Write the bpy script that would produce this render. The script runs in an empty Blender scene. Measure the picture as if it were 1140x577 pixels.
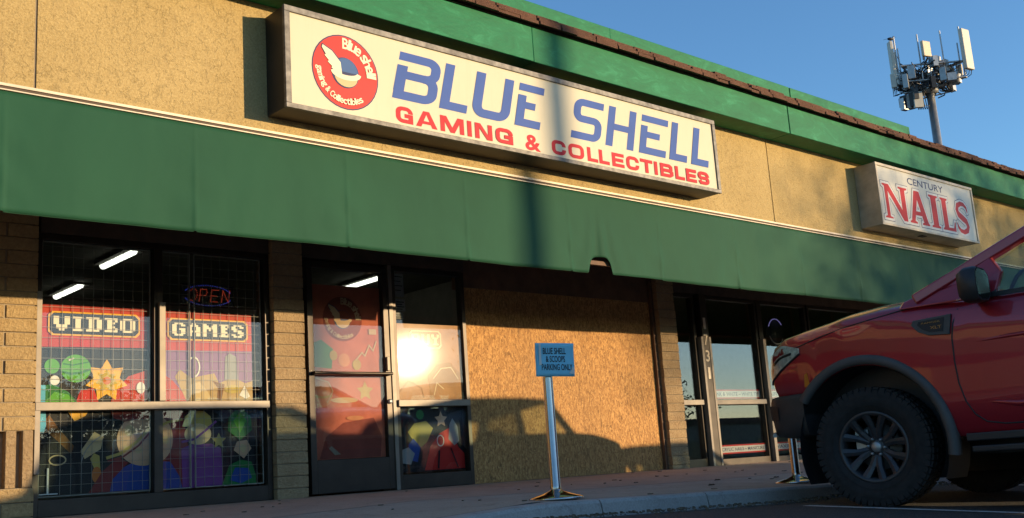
import bpy, bmesh, math, random
from mathutils import Vector, Matrix
R = math.radians
random.seed(7)
scene = bpy.context.scene

# ------------------------------------------------------------ camera
cd = bpy.data.cameras.new('camera')
cam = bpy.data.objects.new('camera', cd)
scene.collection.objects.link(cam)
scene.camera = cam
YAW, PITCH, ROLL = 0.7444, 0.1961, -0.0683
fw = Vector((math.sin(YAW)*math.cos(PITCH), math.cos(YAW)*math.cos(PITCH), math.sin(PITCH)))
r0 = Vector((math.cos(YAW), -math.sin(YAW), 0)); u0 = r0.cross(fw)
rr = math.cos(ROLL)*r0 + math.sin(ROLL)*u0
uu = -math.sin(ROLL)*r0 + math.cos(ROLL)*u0
cam.matrix_world = Matrix(((rr.x, uu.x, -fw.x, 0.0), (rr.y, uu.y, -fw.y, -8.0), (rr.z, uu.z, -fw.z, 0.1), (0, 0, 0, 1)))
cd.sensor_fit = 'HORIZONTAL'; cd.sensor_width = 36.0
cd.lens = 36.0*1185/1140
cd.clip_start = 0.05; cd.clip_end = 3000

# ------------------------------------------------------------ world and sun
SUN = Vector((0.65, -1.0, 0.132)).normalized()      # direction towards the sun
el = math.asin(SUN.z); az = math.atan2(SUN.x, SUN.y)
w = bpy.data.worlds.new('World'); scene.world = w; w.use_nodes = True
nt = w.node_tree; nt.nodes.clear()
sky = nt.nodes.new('ShaderNodeTexSky'); sky.sky_type = 'NISHITA'; sky.sun_disc = False
sky.sun_elevation = el; sky.sun_rotation = az
sky.air_density = 1.0; sky.dust_density = 0.25; sky.ozone_density = 3.6; sky.altitude = 300
bg = nt.nodes.new('ShaderNodeBackground'); bg.inputs['Strength'].default_value = 0.15
wo = nt.nodes.new('ShaderNodeOutputWorld')
nt.links.new(sky.outputs[0], bg.inputs[0]); nt.links.new(bg.outputs[0], wo.inputs[0])
sd = bpy.data.lights.new('sun', 'SUN'); sd.energy = 2.9; sd.angle = R(0.53); sd.color = (1.0, 0.73, 0.42)
so = bpy.data.objects.new('sun', sd); scene.collection.objects.link(so)
so.rotation_euler = (-SUN).to_track_quat('-Z', 'Y').to_euler()
so.location = (20, -20, 20)
scene.view_settings.view_transform = 'Standard'; scene.view_settings.look = 'None'
scene.view_settings.gamma = 1.0; scene.view_settings.use_curve_mapping = False
scene.view_settings.exposure = 1.2

# ------------------------------------------------------------ helpers
COL = scene.collection
class MB:
    def __init__(s): s.v = []; s.f = []; s.sm = []
    def add(s, vs, fs, smooth=False):
        o = len(s.v); s.v += [tuple(p) for p in vs]
        for f in fs: s.f.append(tuple(i+o for i in f)); s.sm.append(smooth)
        return s
    def box(s, x0, x1, y0, y1, z0, z1):
        return s.add([(x0,y0,z0),(x1,y0,z0),(x1,y1,z0),(x0,y1,z0),(x0,y0,z1),(x1,y0,z1),(x1,y1,z1),(x0,y1,z1)],
                     [(0,3,2,1),(4,5,6,7),(0,1,5,4),(1,2,6,5),(2,3,7,6),(3,0,4,7)])
    def obox(s, c, ax, ay, az_):     # oriented box: centre and three half-vectors
        c = Vector(c); ax = Vector(ax); ay = Vector(ay); az_ = Vector(az_)
        vs = [c+i*ax+j*ay+k*az_ for k in (-1,1) for j in (-1,1) for i in (-1,1)]
        return s.add(vs, [(0,2,3,1),(4,5,7,6),(0,1,5,4),(1,3,7,5),(3,2,6,7),(2,0,4,6)])
    def bar(s, a, b, w_, h=None, up=(0,0,1)):
        a = Vector(a); b = Vector(b); h = h or w_
        d = (b-a); L = d.length; d.normalize()
        u = Vector(up)
        if abs(d.dot(u)) > 0.98: u = Vector((0,1,0))
        sx = d.cross(u).normalized(); sz = sx.cross(d)
        return s.obox((a+b)/2, d*L/2, sx*w_/2, sz*h/2)
    def tube(s, pts, r, n=10, smooth=True, caps=True):
        pts = [Vector(p) for p in pts]; rs = r if isinstance(r, (list, tuple)) else [r]*len(pts)
        rings = []; pu = None
        for i, p in enumerate(pts):
            d = (pts[min(i+1, len(pts)-1)]-pts[max(i-1, 0)]).normalized()
            u = pu if pu else (Vector((0,0,1)) if abs(d.z) < .9 else Vector((1,0,0)))
            a = d.cross(u).normalized(); b = a.cross(d); pu = b
            rings.append([p+rs[i]*(math.cos(2*math.pi*k/n)*a+math.sin(2*math.pi*k/n)*b) for k in range(n)])
        vs = [q for g in rings for q in g]; fs = []
        for i in range(len(pts)-1):
            for k in range(n): fs.append((i*n+k, i*n+(k+1)%n, (i+1)*n+(k+1)%n, (i+1)*n+k))
        s.add(vs, fs, smooth)
        if caps:
            s.add(rings[0], [tuple(range(n))]); s.add(rings[-1], [tuple(range(n-1,-1,-1))])
        return s
    def lathe(s, prof, origin=(0,0,0), axis='z', n=32, smooth=True):   # prof: (radius, height)
        o = Vector(origin); vs = []; fs = []
        for (r_, h) in prof:
            for k in range(n):
                a = 2*math.pi*k/n; c, q = r_*math.cos(a), r_*math.sin(a)
                vs.append(o+Vector({'z': (c, q, h), 'x': (h, c, q), 'y': (c, h, q)}[axis]))
        for i in range(len(prof)-1):
            for k in range(n): fs.append((i*n+k, i*n+(k+1)%n, (i+1)*n+(k+1)%n, (i+1)*n+k))
        return s.add(vs, fs, smooth)
    def prism(s, pts, d):            # planar outline extruded by vector d
        n = len(pts); d = Vector(d); vs = [Vector(p) for p in pts]; vs += [p+d for p in vs]
        return s.add(vs, [tuple(range(n)), tuple(range(2*n-1, n-1, -1))]+[(i, i+n, (i+1)%n+n, (i+1)%n) for i in range(n)])
    def fan(s, pts):
        return s.add(pts, [tuple(range(len(pts)))])
    def disc(s, x, y, z, rx, rz, n=36, ang=0):     # flat ellipse facing -y
        ca, sa = math.cos(ang), math.sin(ang)
        return s.add([(x+rx*math.cos(t)*ca-rz*math.sin(t)*sa, y, z+rx*math.cos(t)*sa+rz*math.sin(t)*ca)
                      for t in [2*math.pi*k/n for k in range(n)]], [tuple(range(n))])
    def mesh(s, name):
        me = bpy.data.meshes.new(name); me.from_pydata(s.v, [], s.f)
        me.polygons.foreach_set('use_smooth', s.sm); me.update()
        bm = bmesh.new(); bm.from_mesh(me); bmesh.ops.recalc_face_normals(bm, faces=bm.faces); bm.to_mesh(me); bm.free()
        return me
    def build(s, name, mat, parent=None, bevel=0, segs=2, world=False):
        o = bpy.data.objects.new(name, s.mesh(name)); COL.objects.link(o)
        o.data.materials.append(mat)
        if parent: o.parent = parent
        if bevel:
            m = o.modifiers.new('bevel', 'BEVEL'); m.width = bevel; m.segments = segs; m.limit_method = 'ANGLE'; m.angle_limit = R(40)
        return o
def tag(o, label=None, cat=None, group=None, kind=None):
    if label: o['label'] = label
    if cat: o['category'] = cat
    if group: o['group'] = group
    if kind: o['kind'] = kind
    return o
def thing(name, label, cat, loc=(0,0,0), rz=0, group=None):
    o = bpy.data.objects.new(name, None); COL.objects.link(o); o.empty_display_size = .2
    o.location = loc; o.rotation_euler.z = rz
    return tag(o, label, cat, group)
def struct(name, mb, mat, **k): return tag(mb.build(name, mat, **k), kind='structure')
def copy_tree(o, parent=None):
    c = o.copy(); COL.objects.link(c)
    if parent: c.parent = parent
    for ch in [q for q in o.children]: copy_tree(ch, c)
    return c
def boolean_cut(o, cutters):
    for c in cutters:
        m = o.modifiers.new('cut', 'BOOLEAN'); m.operation = 'DIFFERENCE'; m.object = c; m.solver = 'EXACT'
    bpy.context.view_layer.update()
    dg = bpy.context.evaluated_depsgraph_get()
    me = bpy.data.meshes.new_from_object(o.evaluated_get(dg))
    o.modifiers.clear(); o.data = me
    for c in cutters: bpy.data.objects.remove(c)
# lettering from the built-in font, as flat mesh faces in the x-z plane facing -y
def glyphs(txt, x0, x1, z0, z1, y, offset=0.0, shear=0.0):
    cu = bpy.data.curves.new('t', 'FONT'); cu.body = txt; cu.size = 1; cu.offset = offset; cu.shear = shear
    cu.resolution_u = 4; cu.fill_mode = 'FRONT'
    o = bpy.data.objects.new('t', cu); COL.objects.link(o); bpy.context.view_layer.update()
    me = bpy.data.meshes.new_from_object(o.evaluated_get(bpy.context.evaluated_depsgraph_get()))
    vs = [v.co.copy() for v in me.vertices]; fs = [tuple(p.vertices) for p in me.polygons]
    bpy.data.objects.remove(o); bpy.data.curves.remove(cu); bpy.data.meshes.remove(me)
    a, b = min(v.x for v in vs), max(v.x for v in vs); c, d = min(v.y for v in vs), max(v.y for v in vs)
    sx = (x1-x0)/(b-a); sz = (z1-z0)/(d-c)
    return [(x0+(v.x-a)*sx, y, z0+(v.y-c)*sz) for v in vs], fs
class Ink:                           # flat printed shapes laid on a face that looks towards -y
    def __init__(s, y, step=.0004): s.mb = MB(); s.y = y; s.step = step
    def nx(s): s.y -= s.step; return s.y
    def text(s, *a, **k):
        vs, fs = glyphs(*a, s.y, **k); s.mb.add(vs, fs); return s
    def poly(s, pts): y = s.nx(); s.mb.fan([(x, y, z) for x, z in pts]); return s
    def rect(s, x0, x1, z0, z1): return s.poly([(x0,z0),(x1,z0),(x1,z1),(x0,z1)])
    def disc(s, x, z, rx, rz=None, ang=0): y = s.nx(); s.mb.disc(x, y, z, rx, rz or rx, ang=ang); return s
    def stroke(s, pts, wd, closed=False):
        P = [Vector(p) for p in pts]; P = [q for i, q in enumerate(P) if i == 0 or (q-P[i-1]).length > 1e-4]
        if closed and (P[0]-P[-1]).length < 1e-4: P.pop()
        n = len(P); y = s.nx(); L = []; Rr = []
        for i in range(n):
            a = P[i-1] if (i or closed) else None; b = P[(i+1) % n] if (i < n-1 or closed) else None
            d1 = (P[i]-a).normalized() if a is not None else None; d2 = (b-P[i]).normalized() if b is not None else None
            d1 = d1 or d2; d2 = d2 or d1
            n1 = Vector((-d1.y, d1.x)); n2 = Vector((-d2.y, d2.x)); m = (n1+n2).normalized()
            k = wd/2/max(.35, m.dot(n1)); L.append(P[i]+m*k); Rr.append(P[i]-m*k)
        vs = [(p.x, y, p.y) for p in L]+[(p.x, y, p.y) for p in Rr]
        s.mb.add(vs, [(i, (i+1) % n, (i+1) % n+n, i+n) for i in range(n if closed else n-1)]); return s
    def build(s, name, mat, parent=None): return s.mb.build(name, mat, parent)

# ------------------------------------------------------------ materials
def newmat(name):
    m = bpy.data.materials.new(name); m.use_nodes = True; n = m.node_tree.nodes; l = m.node_tree.links
    return m, n, l, n['Principled BSDF']
def coords(n, l, scale=(1,1,1), gen=False):
    t = n.new('ShaderNodeTexCoord'); mp = n.new('ShaderNodeMapping'); mp.inputs['Scale'].default_value = scale
    l.new(t.outputs['Generated' if gen else 'Object'], mp.inputs[0]); return mp.outputs[0]
def noise(n, l, vec, scale, detail=4, rough=.55, dist=0):
    t = n.new('ShaderNodeTexNoise'); t.inputs['Scale'].default_value = scale; t.inputs['Detail'].default_value = detail
    t.inputs['Roughness'].default_value = rough; t.inputs['Distortion'].default_value = dist
    l.new(vec, t.inputs['Vector']); return t.outputs['Fac']
def ramp(n, l, fac, stops):
    r_ = n.new('ShaderNodeValToRGB'); cr = r_.color_ramp
    while len(cr.elements) < len(stops): cr.elements.new(.5)
    for e, (p, c) in zip(cr.elements, stops): e.position = p; e.color = (*c, 1) if len(c) == 3 else c
    l.new(fac, r_.inputs[0]); return r_.outputs[0]
def bump(n, l, h, bsdf, strength=.5, dist=.01, prev=None):
    b = n.new('ShaderNodeBump'); b.inputs['Strength'].default_value = strength; b.inputs['Distance'].default_value = dist
    l.new(h, b.inputs['Height'])
    if prev is not None: l.new(prev, b.inputs['Normal'])
    l.new(b.outputs[0], bsdf.inputs['Normal']); return b.outputs[0]
def mixc(n, l, fac, a, b, mode='MIX'):
    m = n.new('ShaderNodeMix'); m.data_type = 'RGBA'; m.blend_type = mode
    for s_, v in (('Factor', fac), ('A', a), ('B', b)):
        i = [q for q in m.inputs if q.name == s_ and (q.type == 'RGBA' if s_ != 'Factor' else q.type == 'VALUE')][0]
        if hasattr(v, 'links') or hasattr(v, 'is_linked'): l.new(v, i)
        elif s_ == 'Factor': i.default_value = v
        else: i.default_value = (*v, 1)
    return [q for q in m.outputs if q.type == 'RGBA'][0]
def plain(name, col, rough=.5, metal=0, var=.12, vs=6, bmp=0, bs=60, coat=0, dirt=0, spec=None):
    m, n, l, b = newmat(name); v = coords(n, l)
    f = noise(n, l, v, vs, 6, .6)
    lo = tuple(max(0, c*(1-var*1.6)) for c in col); hi = tuple(min(1, c*(1+var)) for c in col)
    c = ramp(n, l, f, [(.3, lo), (.7, hi)])
    if dirt:
        d = noise(n, l, v, vs*.35, 8, .7, .6)
        k = ramp(n, l, d, [(.5, (0,0,0)), (.72, (dirt,)*3)])
        c = mixc(n, l, k, c, tuple(q*.45 for q in col))
    l.new(c, b.inputs['Base Color'])
    b.inputs['Roughness'].default_value = rough; b.inputs['Metallic'].default_value = metal
    if spec is not None: b.inputs['Specular IOR Level'].default_value = spec
    if coat: b.inputs['Coat Weight'].default_value = coat; b.inputs['Coat Roughness'].default_value = .03
    if bmp: bump(n, l, noise(n, l, v, bs, 5, .6), b, bmp, .004)
    return m
def emit(name, col, st):
    m, n, l, b = newmat(name); b.inputs['Base Color'].default_value = (*[c*.5 for c in col], 1)
    b.inputs['Emission Color'].default_value = (*col, 1); b.inputs['Emission Strength'].default_value = st; return m
def glassmat(name, tint=(.93,.95,.94), rough=0.0, ior=1.5, gain=1.0):
    m, n, l, b = newmat(name); n.remove(b); out = n['Material Output']
    t = n.new('ShaderNodeBsdfTransparent'); t.inputs[0].default_value = (*tint, 1)
    g = n.new('ShaderNodeBsdfGlossy'); g.inputs['Roughness'].default_value = rough
    lw = n.new('ShaderNodeLayerWeight'); lw.inputs['Blend'].default_value = .5      # Schlick reflectance, the same from both sides
    pw = n.new('ShaderNodeMath'); pw.operation = 'POWER'; pw.inputs[1].default_value = 5; l.new(lw.outputs['Facing'], pw.inputs[0])
    ma = n.new('ShaderNodeMath'); ma.operation = 'MULTIPLY_ADD'; ma.inputs[1].default_value = .955*gain; ma.inputs[2].default_value = .042*gain; ma.use_clamp = True
    l.new(pw.outputs[0], ma.inputs[0]); mx = n.new('ShaderNodeMixShader'); l.new(ma.outputs[0], mx.inputs[0])
    l.new(t.outputs[0], mx.inputs[1]); l.new(g.outputs[0], mx.inputs[2]); l.new(mx.outputs[0], out.inputs[0]); return m

M = {}
def stucco():
    m, n, l, b = newmat('stucco'); v = coords(n, l)
    big = noise(n, l, v, 1.3, 6, .6); fine = noise(n, l, v, 70, 6, .65)
    d = noise(n, l, v, 20, 7, .66, .5)          # skip-trowel patches
    pat = ramp(n, l, d, [(.40, (0,0,0)), (.47, (.75,.75,.75)), (.60, (.8,.8,.8)), (.66, (1,1,1))])
    c = ramp(n, l, big, [(.3, (.37,.265,.110)), (.7, (.50,.37,.165))])
    c = mixc(n, l, .4, c, ramp(n, l, fine, [(.35, (.25,.17,.065)), (.65, (.58,.44,.21))]))
    st = noise(n, l, coords(n, l, (3, 3, .5)), 1.6, 7, .7)
    c = mixc(n, l, ramp(n, l, st, [(.52, (0,0,0)), (.75, (.4,.4,.4))]), c, (.24,.17,.10))
    l.new(c, b.inputs['Base Color']); b.inputs['Roughness'].default_value = .9; b.inputs['Specular IOR Level'].default_value = .15
    mk = ramp(n, l, noise(n, l, v, 2.3, 5, .6, .4), [(.36, (.35,.35,.35)), (.62, (1,1,1))])
    d2 = noise(n, l, v, 34, 5, .6, .3); pat2 = ramp(n, l, d2, [(.45, (0,0,0)), (.55, (.5,.5,.5))])
    pm = mixc(n, l, mk, pat2, pat)
    p = bump(n, l, pm, b, .6, .010); bump(n, l, fine, b, .6, .008, p); return m
M['stucco'] = stucco()
def splitface(name, ca, cb, s=1):
    m, n, l, b = newmat(name); v = coords(n, l)
    f = noise(n, l, v, 38*s, 8, .72, .5); g = noise(n, l, v, 5, 4)
    c = mixc(n, l, .4, ramp(n, l, f, [(.35, ca), (.65, cb)]), ramp(n, l, g, [(.3, ca), (.7, cb)]))
    l.new(c, b.inputs['Base Color']); b.inputs['Roughness'].default_value = .95; b.inputs['Specular IOR Level'].default_value = .1
    bump(n, l, f, b, 1.0, .026); return m
M['block'] = splitface('split_block', (.34,.23,.11), (.56,.40,.20))
M['block2'] = splitface('split_block_red', (.30,.20,.11), (.48,.35,.20))
M['mortar'] = plain('mortar', (.30,.24,.16), .95, bmp=.4)
def greenpaint():
    m, n, l, b = newmat('green_paint'); v = coords(n, l, (.7, 1, 1.6))
    f = noise(n, l, v, 5, 8, .7, 1.0); g = noise(n, l, coords(n, l, (1, 1, 2)), 22, 5, .6)
    c = ramp(n, l, f, [(.3, (.009,.125,.052)), (.55, (.012,.165,.070)), (.72, (.03,.25,.12))])
    chips = ramp(n, l, noise(n, l, v, 9, 9, .75, 1.5), [(.66, (0,0,0)), (.70, (.55,.55,.55))])
    c = mixc(n, l, chips, c, (.02,.06,.035))
    l.new(c, b.inputs['Base Color']); b.inputs['Specular IOR Level'].default_value = .2; b.inputs['Roughness'].default_value = .6
    p = bump(n, l, g, b, .35, .006); bump(n, l, chips, b, .4, .003, p); return m
M['greenpaint'] = greenpaint()
def fabric():
    m, n, l, b = newmat('awning_fabric'); v = coords(n, l)
    f = noise(n, l, coords(n, l, (1.2, 1, .8)), .9, 6, .6); st = noise(n, l, coords(n, l, (3, 1, 1.5)), 2.5, 7, .65)
    c = ramp(n, l, f, [(.3, (.012,.064,.034)), (.7, (.016,.080,.042))])
    c = mixc(n, l, ramp(n, l, st, [(.45, (0,0,0)), (.8, (.07,.07,.07))]), c, (.03,.11,.05))
    l.new(c, b.inputs['Base Color']); b.inputs['Specular IOR Level'].default_value = .15; b.inputs['Roughness'].default_value = .7; b.inputs['Sheen Weight'].default_value = .06
    w_ = noise(n, l, coords(n, l, (1.6, 1, .8)), 1.3, 3, .5, .2); p = bump(n, l, w_, b, .35, .04)
    bump(n, l, noise(n, l, v, 380, 2), b, .12, .001, p); return m
M['fabric'] = fabric()
def osb():
    m, n, l, b = newmat('strand_board'); v = coords(n, l, (1, 1, .42))
    vo = n.new('ShaderNodeTexVoronoi'); vo.inputs['Scale'].default_value = 66; vo.inputs['Randomness'].default_value = 1
    nz = n.new('ShaderNodeTexNoise'); nz.inputs['Scale'].default_value = 14; l.new(v, nz.inputs['Vector'])
    mx = n.new('ShaderNodeVectorMath'); mx.operation = 'MULTIPLY_ADD'; mx.inputs[1].default_value = (.12,.12,.12)
    l.new(nz.outputs['Color'], mx.inputs[0]); l.new(v, mx.inputs[2]); l.new(mx.outputs[0], vo.inputs['Vector'])
    v2 = n.new('ShaderNodeTexVoronoi'); v2.inputs['Scale'].default_value = 60; mp2 = n.new('ShaderNodeMapping'); mp2.inputs['Rotation'].default_value = (0, .9, 0); mp2.inputs['Scale'].default_value = (1, 1, .35)
    l.new(coords(n, l), mp2.inputs[0]); l.new(mp2.outputs[0], v2.inputs['Vector'])
    pick = ramp(n, l, noise(n, l, coords(n, l), 30, 3, .5), [(.48, (0,0,0)), (.52, (1,1,1))])
    st3 = [(.05, (.17,.075,.020)), (.45, (.36,.170,.046)), (.88, (.56,.300,.095))]
    c = mixc(n, l, pick, ramp(n, l, vo.outputs['Color'], st3), ramp(n, l, v2.outputs['Color'], st3))
    f = noise(n, l, coords(n, l, (2.5, 1, 1)), 60, 6, .75, 1.5)
    c = mixc(n, l, ramp(n, l, f, [(.56, (0,0,0)), (.64, (.85,.85,.85))]), c, (.74,.50,.20))
    c = mixc(n, l, ramp(n, l, f, [(.33, (.7,.7,.7)), (.42, (0,0,0))]), c, (.15,.08,.03))
    g = noise(n, l, v, 1.1, 5); c = mixc(n, l, ramp(n, l, g, [(.4, (0,0,0)), (.8, (.35,.35,.35))]), c, (.24,.13,.05))
    l.new(c, b.inputs['Base Color']); b.inputs['Roughness'].default_value = .8
    bump(n, l, vo.outputs['Distance'], b, .5, .004); return m
M['osb'] = osb()
def concrete(name, lo, hi, stain=(.08,.06,.05), amt=.5):
    m, n, l, b = newmat(name); v = coords(n, l)
    f = noise(n, l, v, 2.2, 9, .65, .4); g = noise(n, l, v, 90, 6, .7)
    c = ramp(n, l, f, [(.3, lo), (.7, hi)]); c = mixc(n, l, .3, c, ramp(n, l, g, [(.4, tuple(q*.6 for q in lo)), (.65, tuple(q*1.2 for q in hi))]))
    s_ = noise(n, l, v, 4.5, 10, .75, 1.0)
    c = mixc(n, l, ramp(n, l, s_, [(.56, (0,0,0)), (.7, (amt,)*3)]), c, stain)
    l.new(c, b.inputs['Base Color']); b.inputs['Roughness'].default_value = .85; b.inputs['Specular IOR Level'].default_value = .3
    bump(n, l, g, b, .35, .004); return m
M['walk'] = concrete('walk_concrete', (.34,.27,.205), (.48,.385,.30))
M['walkred'] = concrete('walk_red_concrete', (.36,.25,.18), (.50,.355,.26))
M['kerb'] = concrete('kerb_concrete', (.33,.30,.27), (.46,.42,.38), amt=.6)
def asphalt():
    m, n, l, b = newmat('asphalt'); v = coords(n, l)
    vo = n.new('ShaderNodeTexVoronoi'); vo.inputs['Scale'].default_value = 110; l.new(v, vo.inputs['Vector'])
    f = noise(n, l, v, 1.2, 9, .7)
    c = mixc(n, l, .55, ramp(n, l, f, [(.3, (.030,.029,.028)), (.7, (.062,.059,.056))]), ramp(n, l, vo.outputs['Color'], [(.2, (.02,.02,.02)), (.75, (.06,.058,.055)), (1, (.20,.19,.17))]))
    l.new(c, b.inputs['Base Color']); b.inputs['Roughness'].default_value = .88
    bump(n, l, vo.outputs['Distance'], b, .8, .008); return m
M['asphalt'] = asphalt()
def worn(name, col, under, lim=.55):
    m, n, l, b = newmat(name); v = coords(n, l)
    f = noise(n, l, v, 26, 9, .75, .5)
    l.new(mixc(n, l, ramp(n, l, f, [(lim-.03, (0,0,0)), (lim+.05, (.9,.9,.9))]), col, under), b.inputs['Base Color'])
    b.inputs['Roughness'].default_value = .8; return m
M['line'] = worn('worn_white_paint', (.62,.61,.56), (.07,.068,.065), .56)
M['bronze'] = plain('bronze_aluminium', (.045,.036,.028), .42, .6, .15)
M['alu'] = plain('old_aluminium', (.20,.17,.135), .5, .3, .12, dirt=.4)
M['trim'] = plain('cream_metal_trim', (.62,.52,.38), .5, .1, .1, dirt=.3)
M['darkgap'] = plain('brown_gap', (.10,.07,.05), .8)
M['soffit'] = plain('brown_soffit', (.085,.058,.040), .85, var=.2, bmp=.2)
M['woodbrown'] = plain('brown_painted_wood', (.16,.085,.045), .75, var=.2, bmp=.3, bs=30)
M['shingle'] = splitface('shingle', (.10,.055,.040), (.23,.125,.085), 2)
M['glass'] = glassmat('window_glass', (.955,.965,.95), 0, 1.5, 1.0)
M['salonglass'] = glassmat('salon_glass', (.88,.90,.90), 0, 1.5, 2.6)
M['carglass'] = glassmat('vehicle_glass', (.84,.90,.87), 0, 1.52)
M['chrome'] = plain('brushed_steel', (.50,.46,.42), .2, 1.0, .05)
M['chrome2'] = plain('polished_metal', (.62,.60,.57), .12, 1.0, .03)
M['blackplastic'] = plain('black_plastic', (.022,.022,.023), .5, 0, .15)
M['greyplastic'] = plain('grey_plastic', (.075,.072,.068), .6, 0, .15, bmp=.2, bs=300)
M['black'] = plain('black_ink', (.015,.015,.016), .6, 0, .05)
M['rubber'] = plain('tyre_rubber', (.017,.0165,.016), .82, 0, .3, vs=20, bmp=.25, bs=120)
M['gunmetal'] = plain('gunmetal_alloy', (.055,.055,.058), .42, .4, .1)
M['steel'] = plain('galvanised_steel', (.42,.42,.41), .45, .75, .12)
M['signblack'] = plain('sign_black_paint', (.030,.026,.022), .5, .2, .25, dirt=.5)
M['signgrey'] = plain('sign_scuffed_grey', (.16,.15,.135), .55, .4, .35, vs=16, dirt=.8)
M['white'] = plain('white_paint', (.75,.74,.70), .5, 0, .05)
def signface(name, col, dirt):
    m, n, l, b = newmat(name); v = coords(n, l)
    c = ramp(n, l, noise(n, l, v, 1.2, 5), [(.3, tuple(q*.93 for q in col)), (.7, col)])
    st = noise(n, l, coords(n, l, (6, 1, .6)), 2.2, 7, .7)
    c = mixc(n, l, ramp(n, l, st, [(.5, (0,0,0)), (.85, (.35,.35,.35))]), c, dirt)
    l.new(c, b.inputs['Base Color']); b.inputs['Roughness'].default_value = .4; b.inputs['Specular IOR Level'].default_value = .2; return m
M['face'] = signface('sign_face', (.60,.545,.39), (.46,.40,.26))
M['face2'] = signface('nails_sign_face', (.64,.61,.50), (.36,.32,.22))
M['nailbox'] = plain('cream_sign_box', (.50,.42,.30), .5, .1, .15, dirt=.5)
def ink(name, col, rough=.45, grad=None):
    m, n, l, b = newmat(name)
    f = noise(n, l, coords(n, l), 3, 5)
    l.new(ramp(n, l, f, [(.3, tuple(q*.88 for q in col)), (.7, col)]), b.inputs['Base Color']); b.inputs['Roughness'].default_value = rough; b.inputs['Specular IOR Level'].default_value = .12; return m
for k_, c_ in dict(blue=(.045,.105,.36), red=(.52,.018,.03), logored=(.66,.05,.045), navy=(.04,.05,.12), cream=(.80,.72,.52), logoblue=(.06,.13,.30),
                   tan=(.62,.46,.25), bred=(.55,.03,.025), paperblue=(.11,.42,.58), noticeblue=(.24,.60,.74), yellow=(.78,.42,.05), postred=(.50,.045,.03),
                   green=(.10,.36,.04), dgreen=(.03,.18,.05), peach=(.66,.40,.25), pblue=(.03,.07,.30), purple=(.20,.06,.25),
                   maroon=(.22,.03,.03), brown=(.20,.09,.03), dark=(.018,.018,.022), lilac=(.26,.13,.28), orange=(.55,.16,.03),
                   sand=(.60,.44,.22), sand2=(.46,.31,.13), grey=(.30,.30,.30), pale=(.72,.70,.64), gold=(.50,.38,.10)).items():
    M['i_'+k_] = ink('ink_'+k_, c_)
def film(name, col, rough, coat):
    m, n, l, b = newmat(name)
    f = noise(n, l, coords(n, l), 5, 6, .6, .5)
    l.new(ramp(n, l, f, [(.3, tuple(q*.7 for q in col)), (.7, col)]), b.inputs['Base Color'])
    b.inputs['Roughness'].default_value = .75; b.inputs['Specular IOR Level'].default_value = .1; b.inputs['Coat Weight'].default_value = coat; b.inputs['Coat Roughness'].default_value = rough
    return m
M['film_tan'] = film('tan_window_film', (.50,.26,.13), .08, .05)
M['film_sand'] = film('sand_window_film', (.40,.21,.085), .08, .05)
M['film_cream'] = film('cream_window_film', (.80,.62,.36), .08, .05)
for k_, c_ in dict(red=(.52,.15,.095), maroon=(.26,.07,.055), dgreen=(.10,.22,.09), orange=(.58,.24,.12), gold=(.45,.30,.10), grey=(.30,.26,.20)).items():
    M['film_'+k_] = film(k_+'_window_film', c_, .25, .0)
M['room'] = plain('dark_room_paint', (.22,.20,.17), .9)
M['lampwhite'] = emit('tube_lamp_glow', (.95,1.0,.88), 1.3)
M['ledred'] = emit('red_led', (1,.12,.05), .16)
M['ledblue'] = emit('blue_led', (.08,.12,1), .18)
M['wire'] = plain('grid_wire', (.30,.28,.24), .5, 0)
def carpaint(name, col, dust=.15):
    m, n, l, b = newmat(name); v = coords(n, l)
    c = mixc(n, l, ramp(n, l, noise(n, l, v, 3, 8, .7), [(.45, (0,0,0)), (.8, (dust,)*3)]), col, (.30,.22,.16))
    l.new(c, b.inputs['Base Color']); b.inputs['Metallic'].default_value = .35; b.inputs['Roughness'].default_value = .42
    b.inputs['Coat Weight'].default_value = 1; b.inputs['Coat Roughness'].default_value = .04; return m
M['redpaint'] = carpaint('red_vehicle_paint', (.34,.010,.022), .03)
M['whitepaint'] = carpaint('white_vehicle_paint', (.62,.62,.60))
M['silverpaint'] = carpaint('silver_vehicle_paint', (.32,.33,.34))
M['privacyglass'] = glassmat('privacy_glass', (.38,.42,.40))
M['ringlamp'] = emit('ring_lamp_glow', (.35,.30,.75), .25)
M['lampshell'] = plain('head_lamp_reflector', (.60,.56,.48), .4, .15, .3, vs=30)
M['bumperplastic'] = plain('bumper_plastic', (.040,.038,.037), .55, 0, .2, bmp=.2, bs=300)
M['mirror'] = plain('dark_mirror', (.13,.12,.10), .12, 1.0, .1)  # dark tint stands in for a dark scene reflected in the glass
M['leaf'] = plain('leaf_green', (.07,.10,.035), .7, 0, .35, vs=3)
M['bark'] = plain('bark', (.14,.10,.07), .95, 0, .3, bmp=.6, bs=30)
M['amber'] = plain('amber_lens', (.65,.20,.02), .25)

# ============================================================ THE GROUND
def clamp(a, lo, hi): return max(lo, min(hi, a))
def gz(x, y):                         # parking lot falls away from the kerb
    return -.062-.028*clamp(x, -3, 7)+.05*(clamp(y, -13, -3.2)+3.2)
def kt(x):                            # kerb top, dipping to a ramp at the left
    if x >= 4.6: return -.022*min(x, 8)
    if x > 3.5: return -.101-(4.6-x)/1.1*.050
    return max(-.151, gz(x, -3.2)+.006) if x < 3.5 else -.151
def sw(x, y): return clamp(-y/3.05, 0, 1)*kt(x)
def sheet(xs, ys, zf):
    mb = MB(); vs = [(x, y, zf(x, y)) for y in ys for x in xs]; n = len(xs)
    return mb.add(vs, [(j*n+i, j*n+i+1, (j+1)*n+i+1, (j+1)*n+i) for j in range(len(ys)-1) for i in range(n-1)], True)
def rng(a, b, s):
    k = int(round((b-a)/s)); return [a+(b-a)*i/k for i in range(k+1)]
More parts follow.
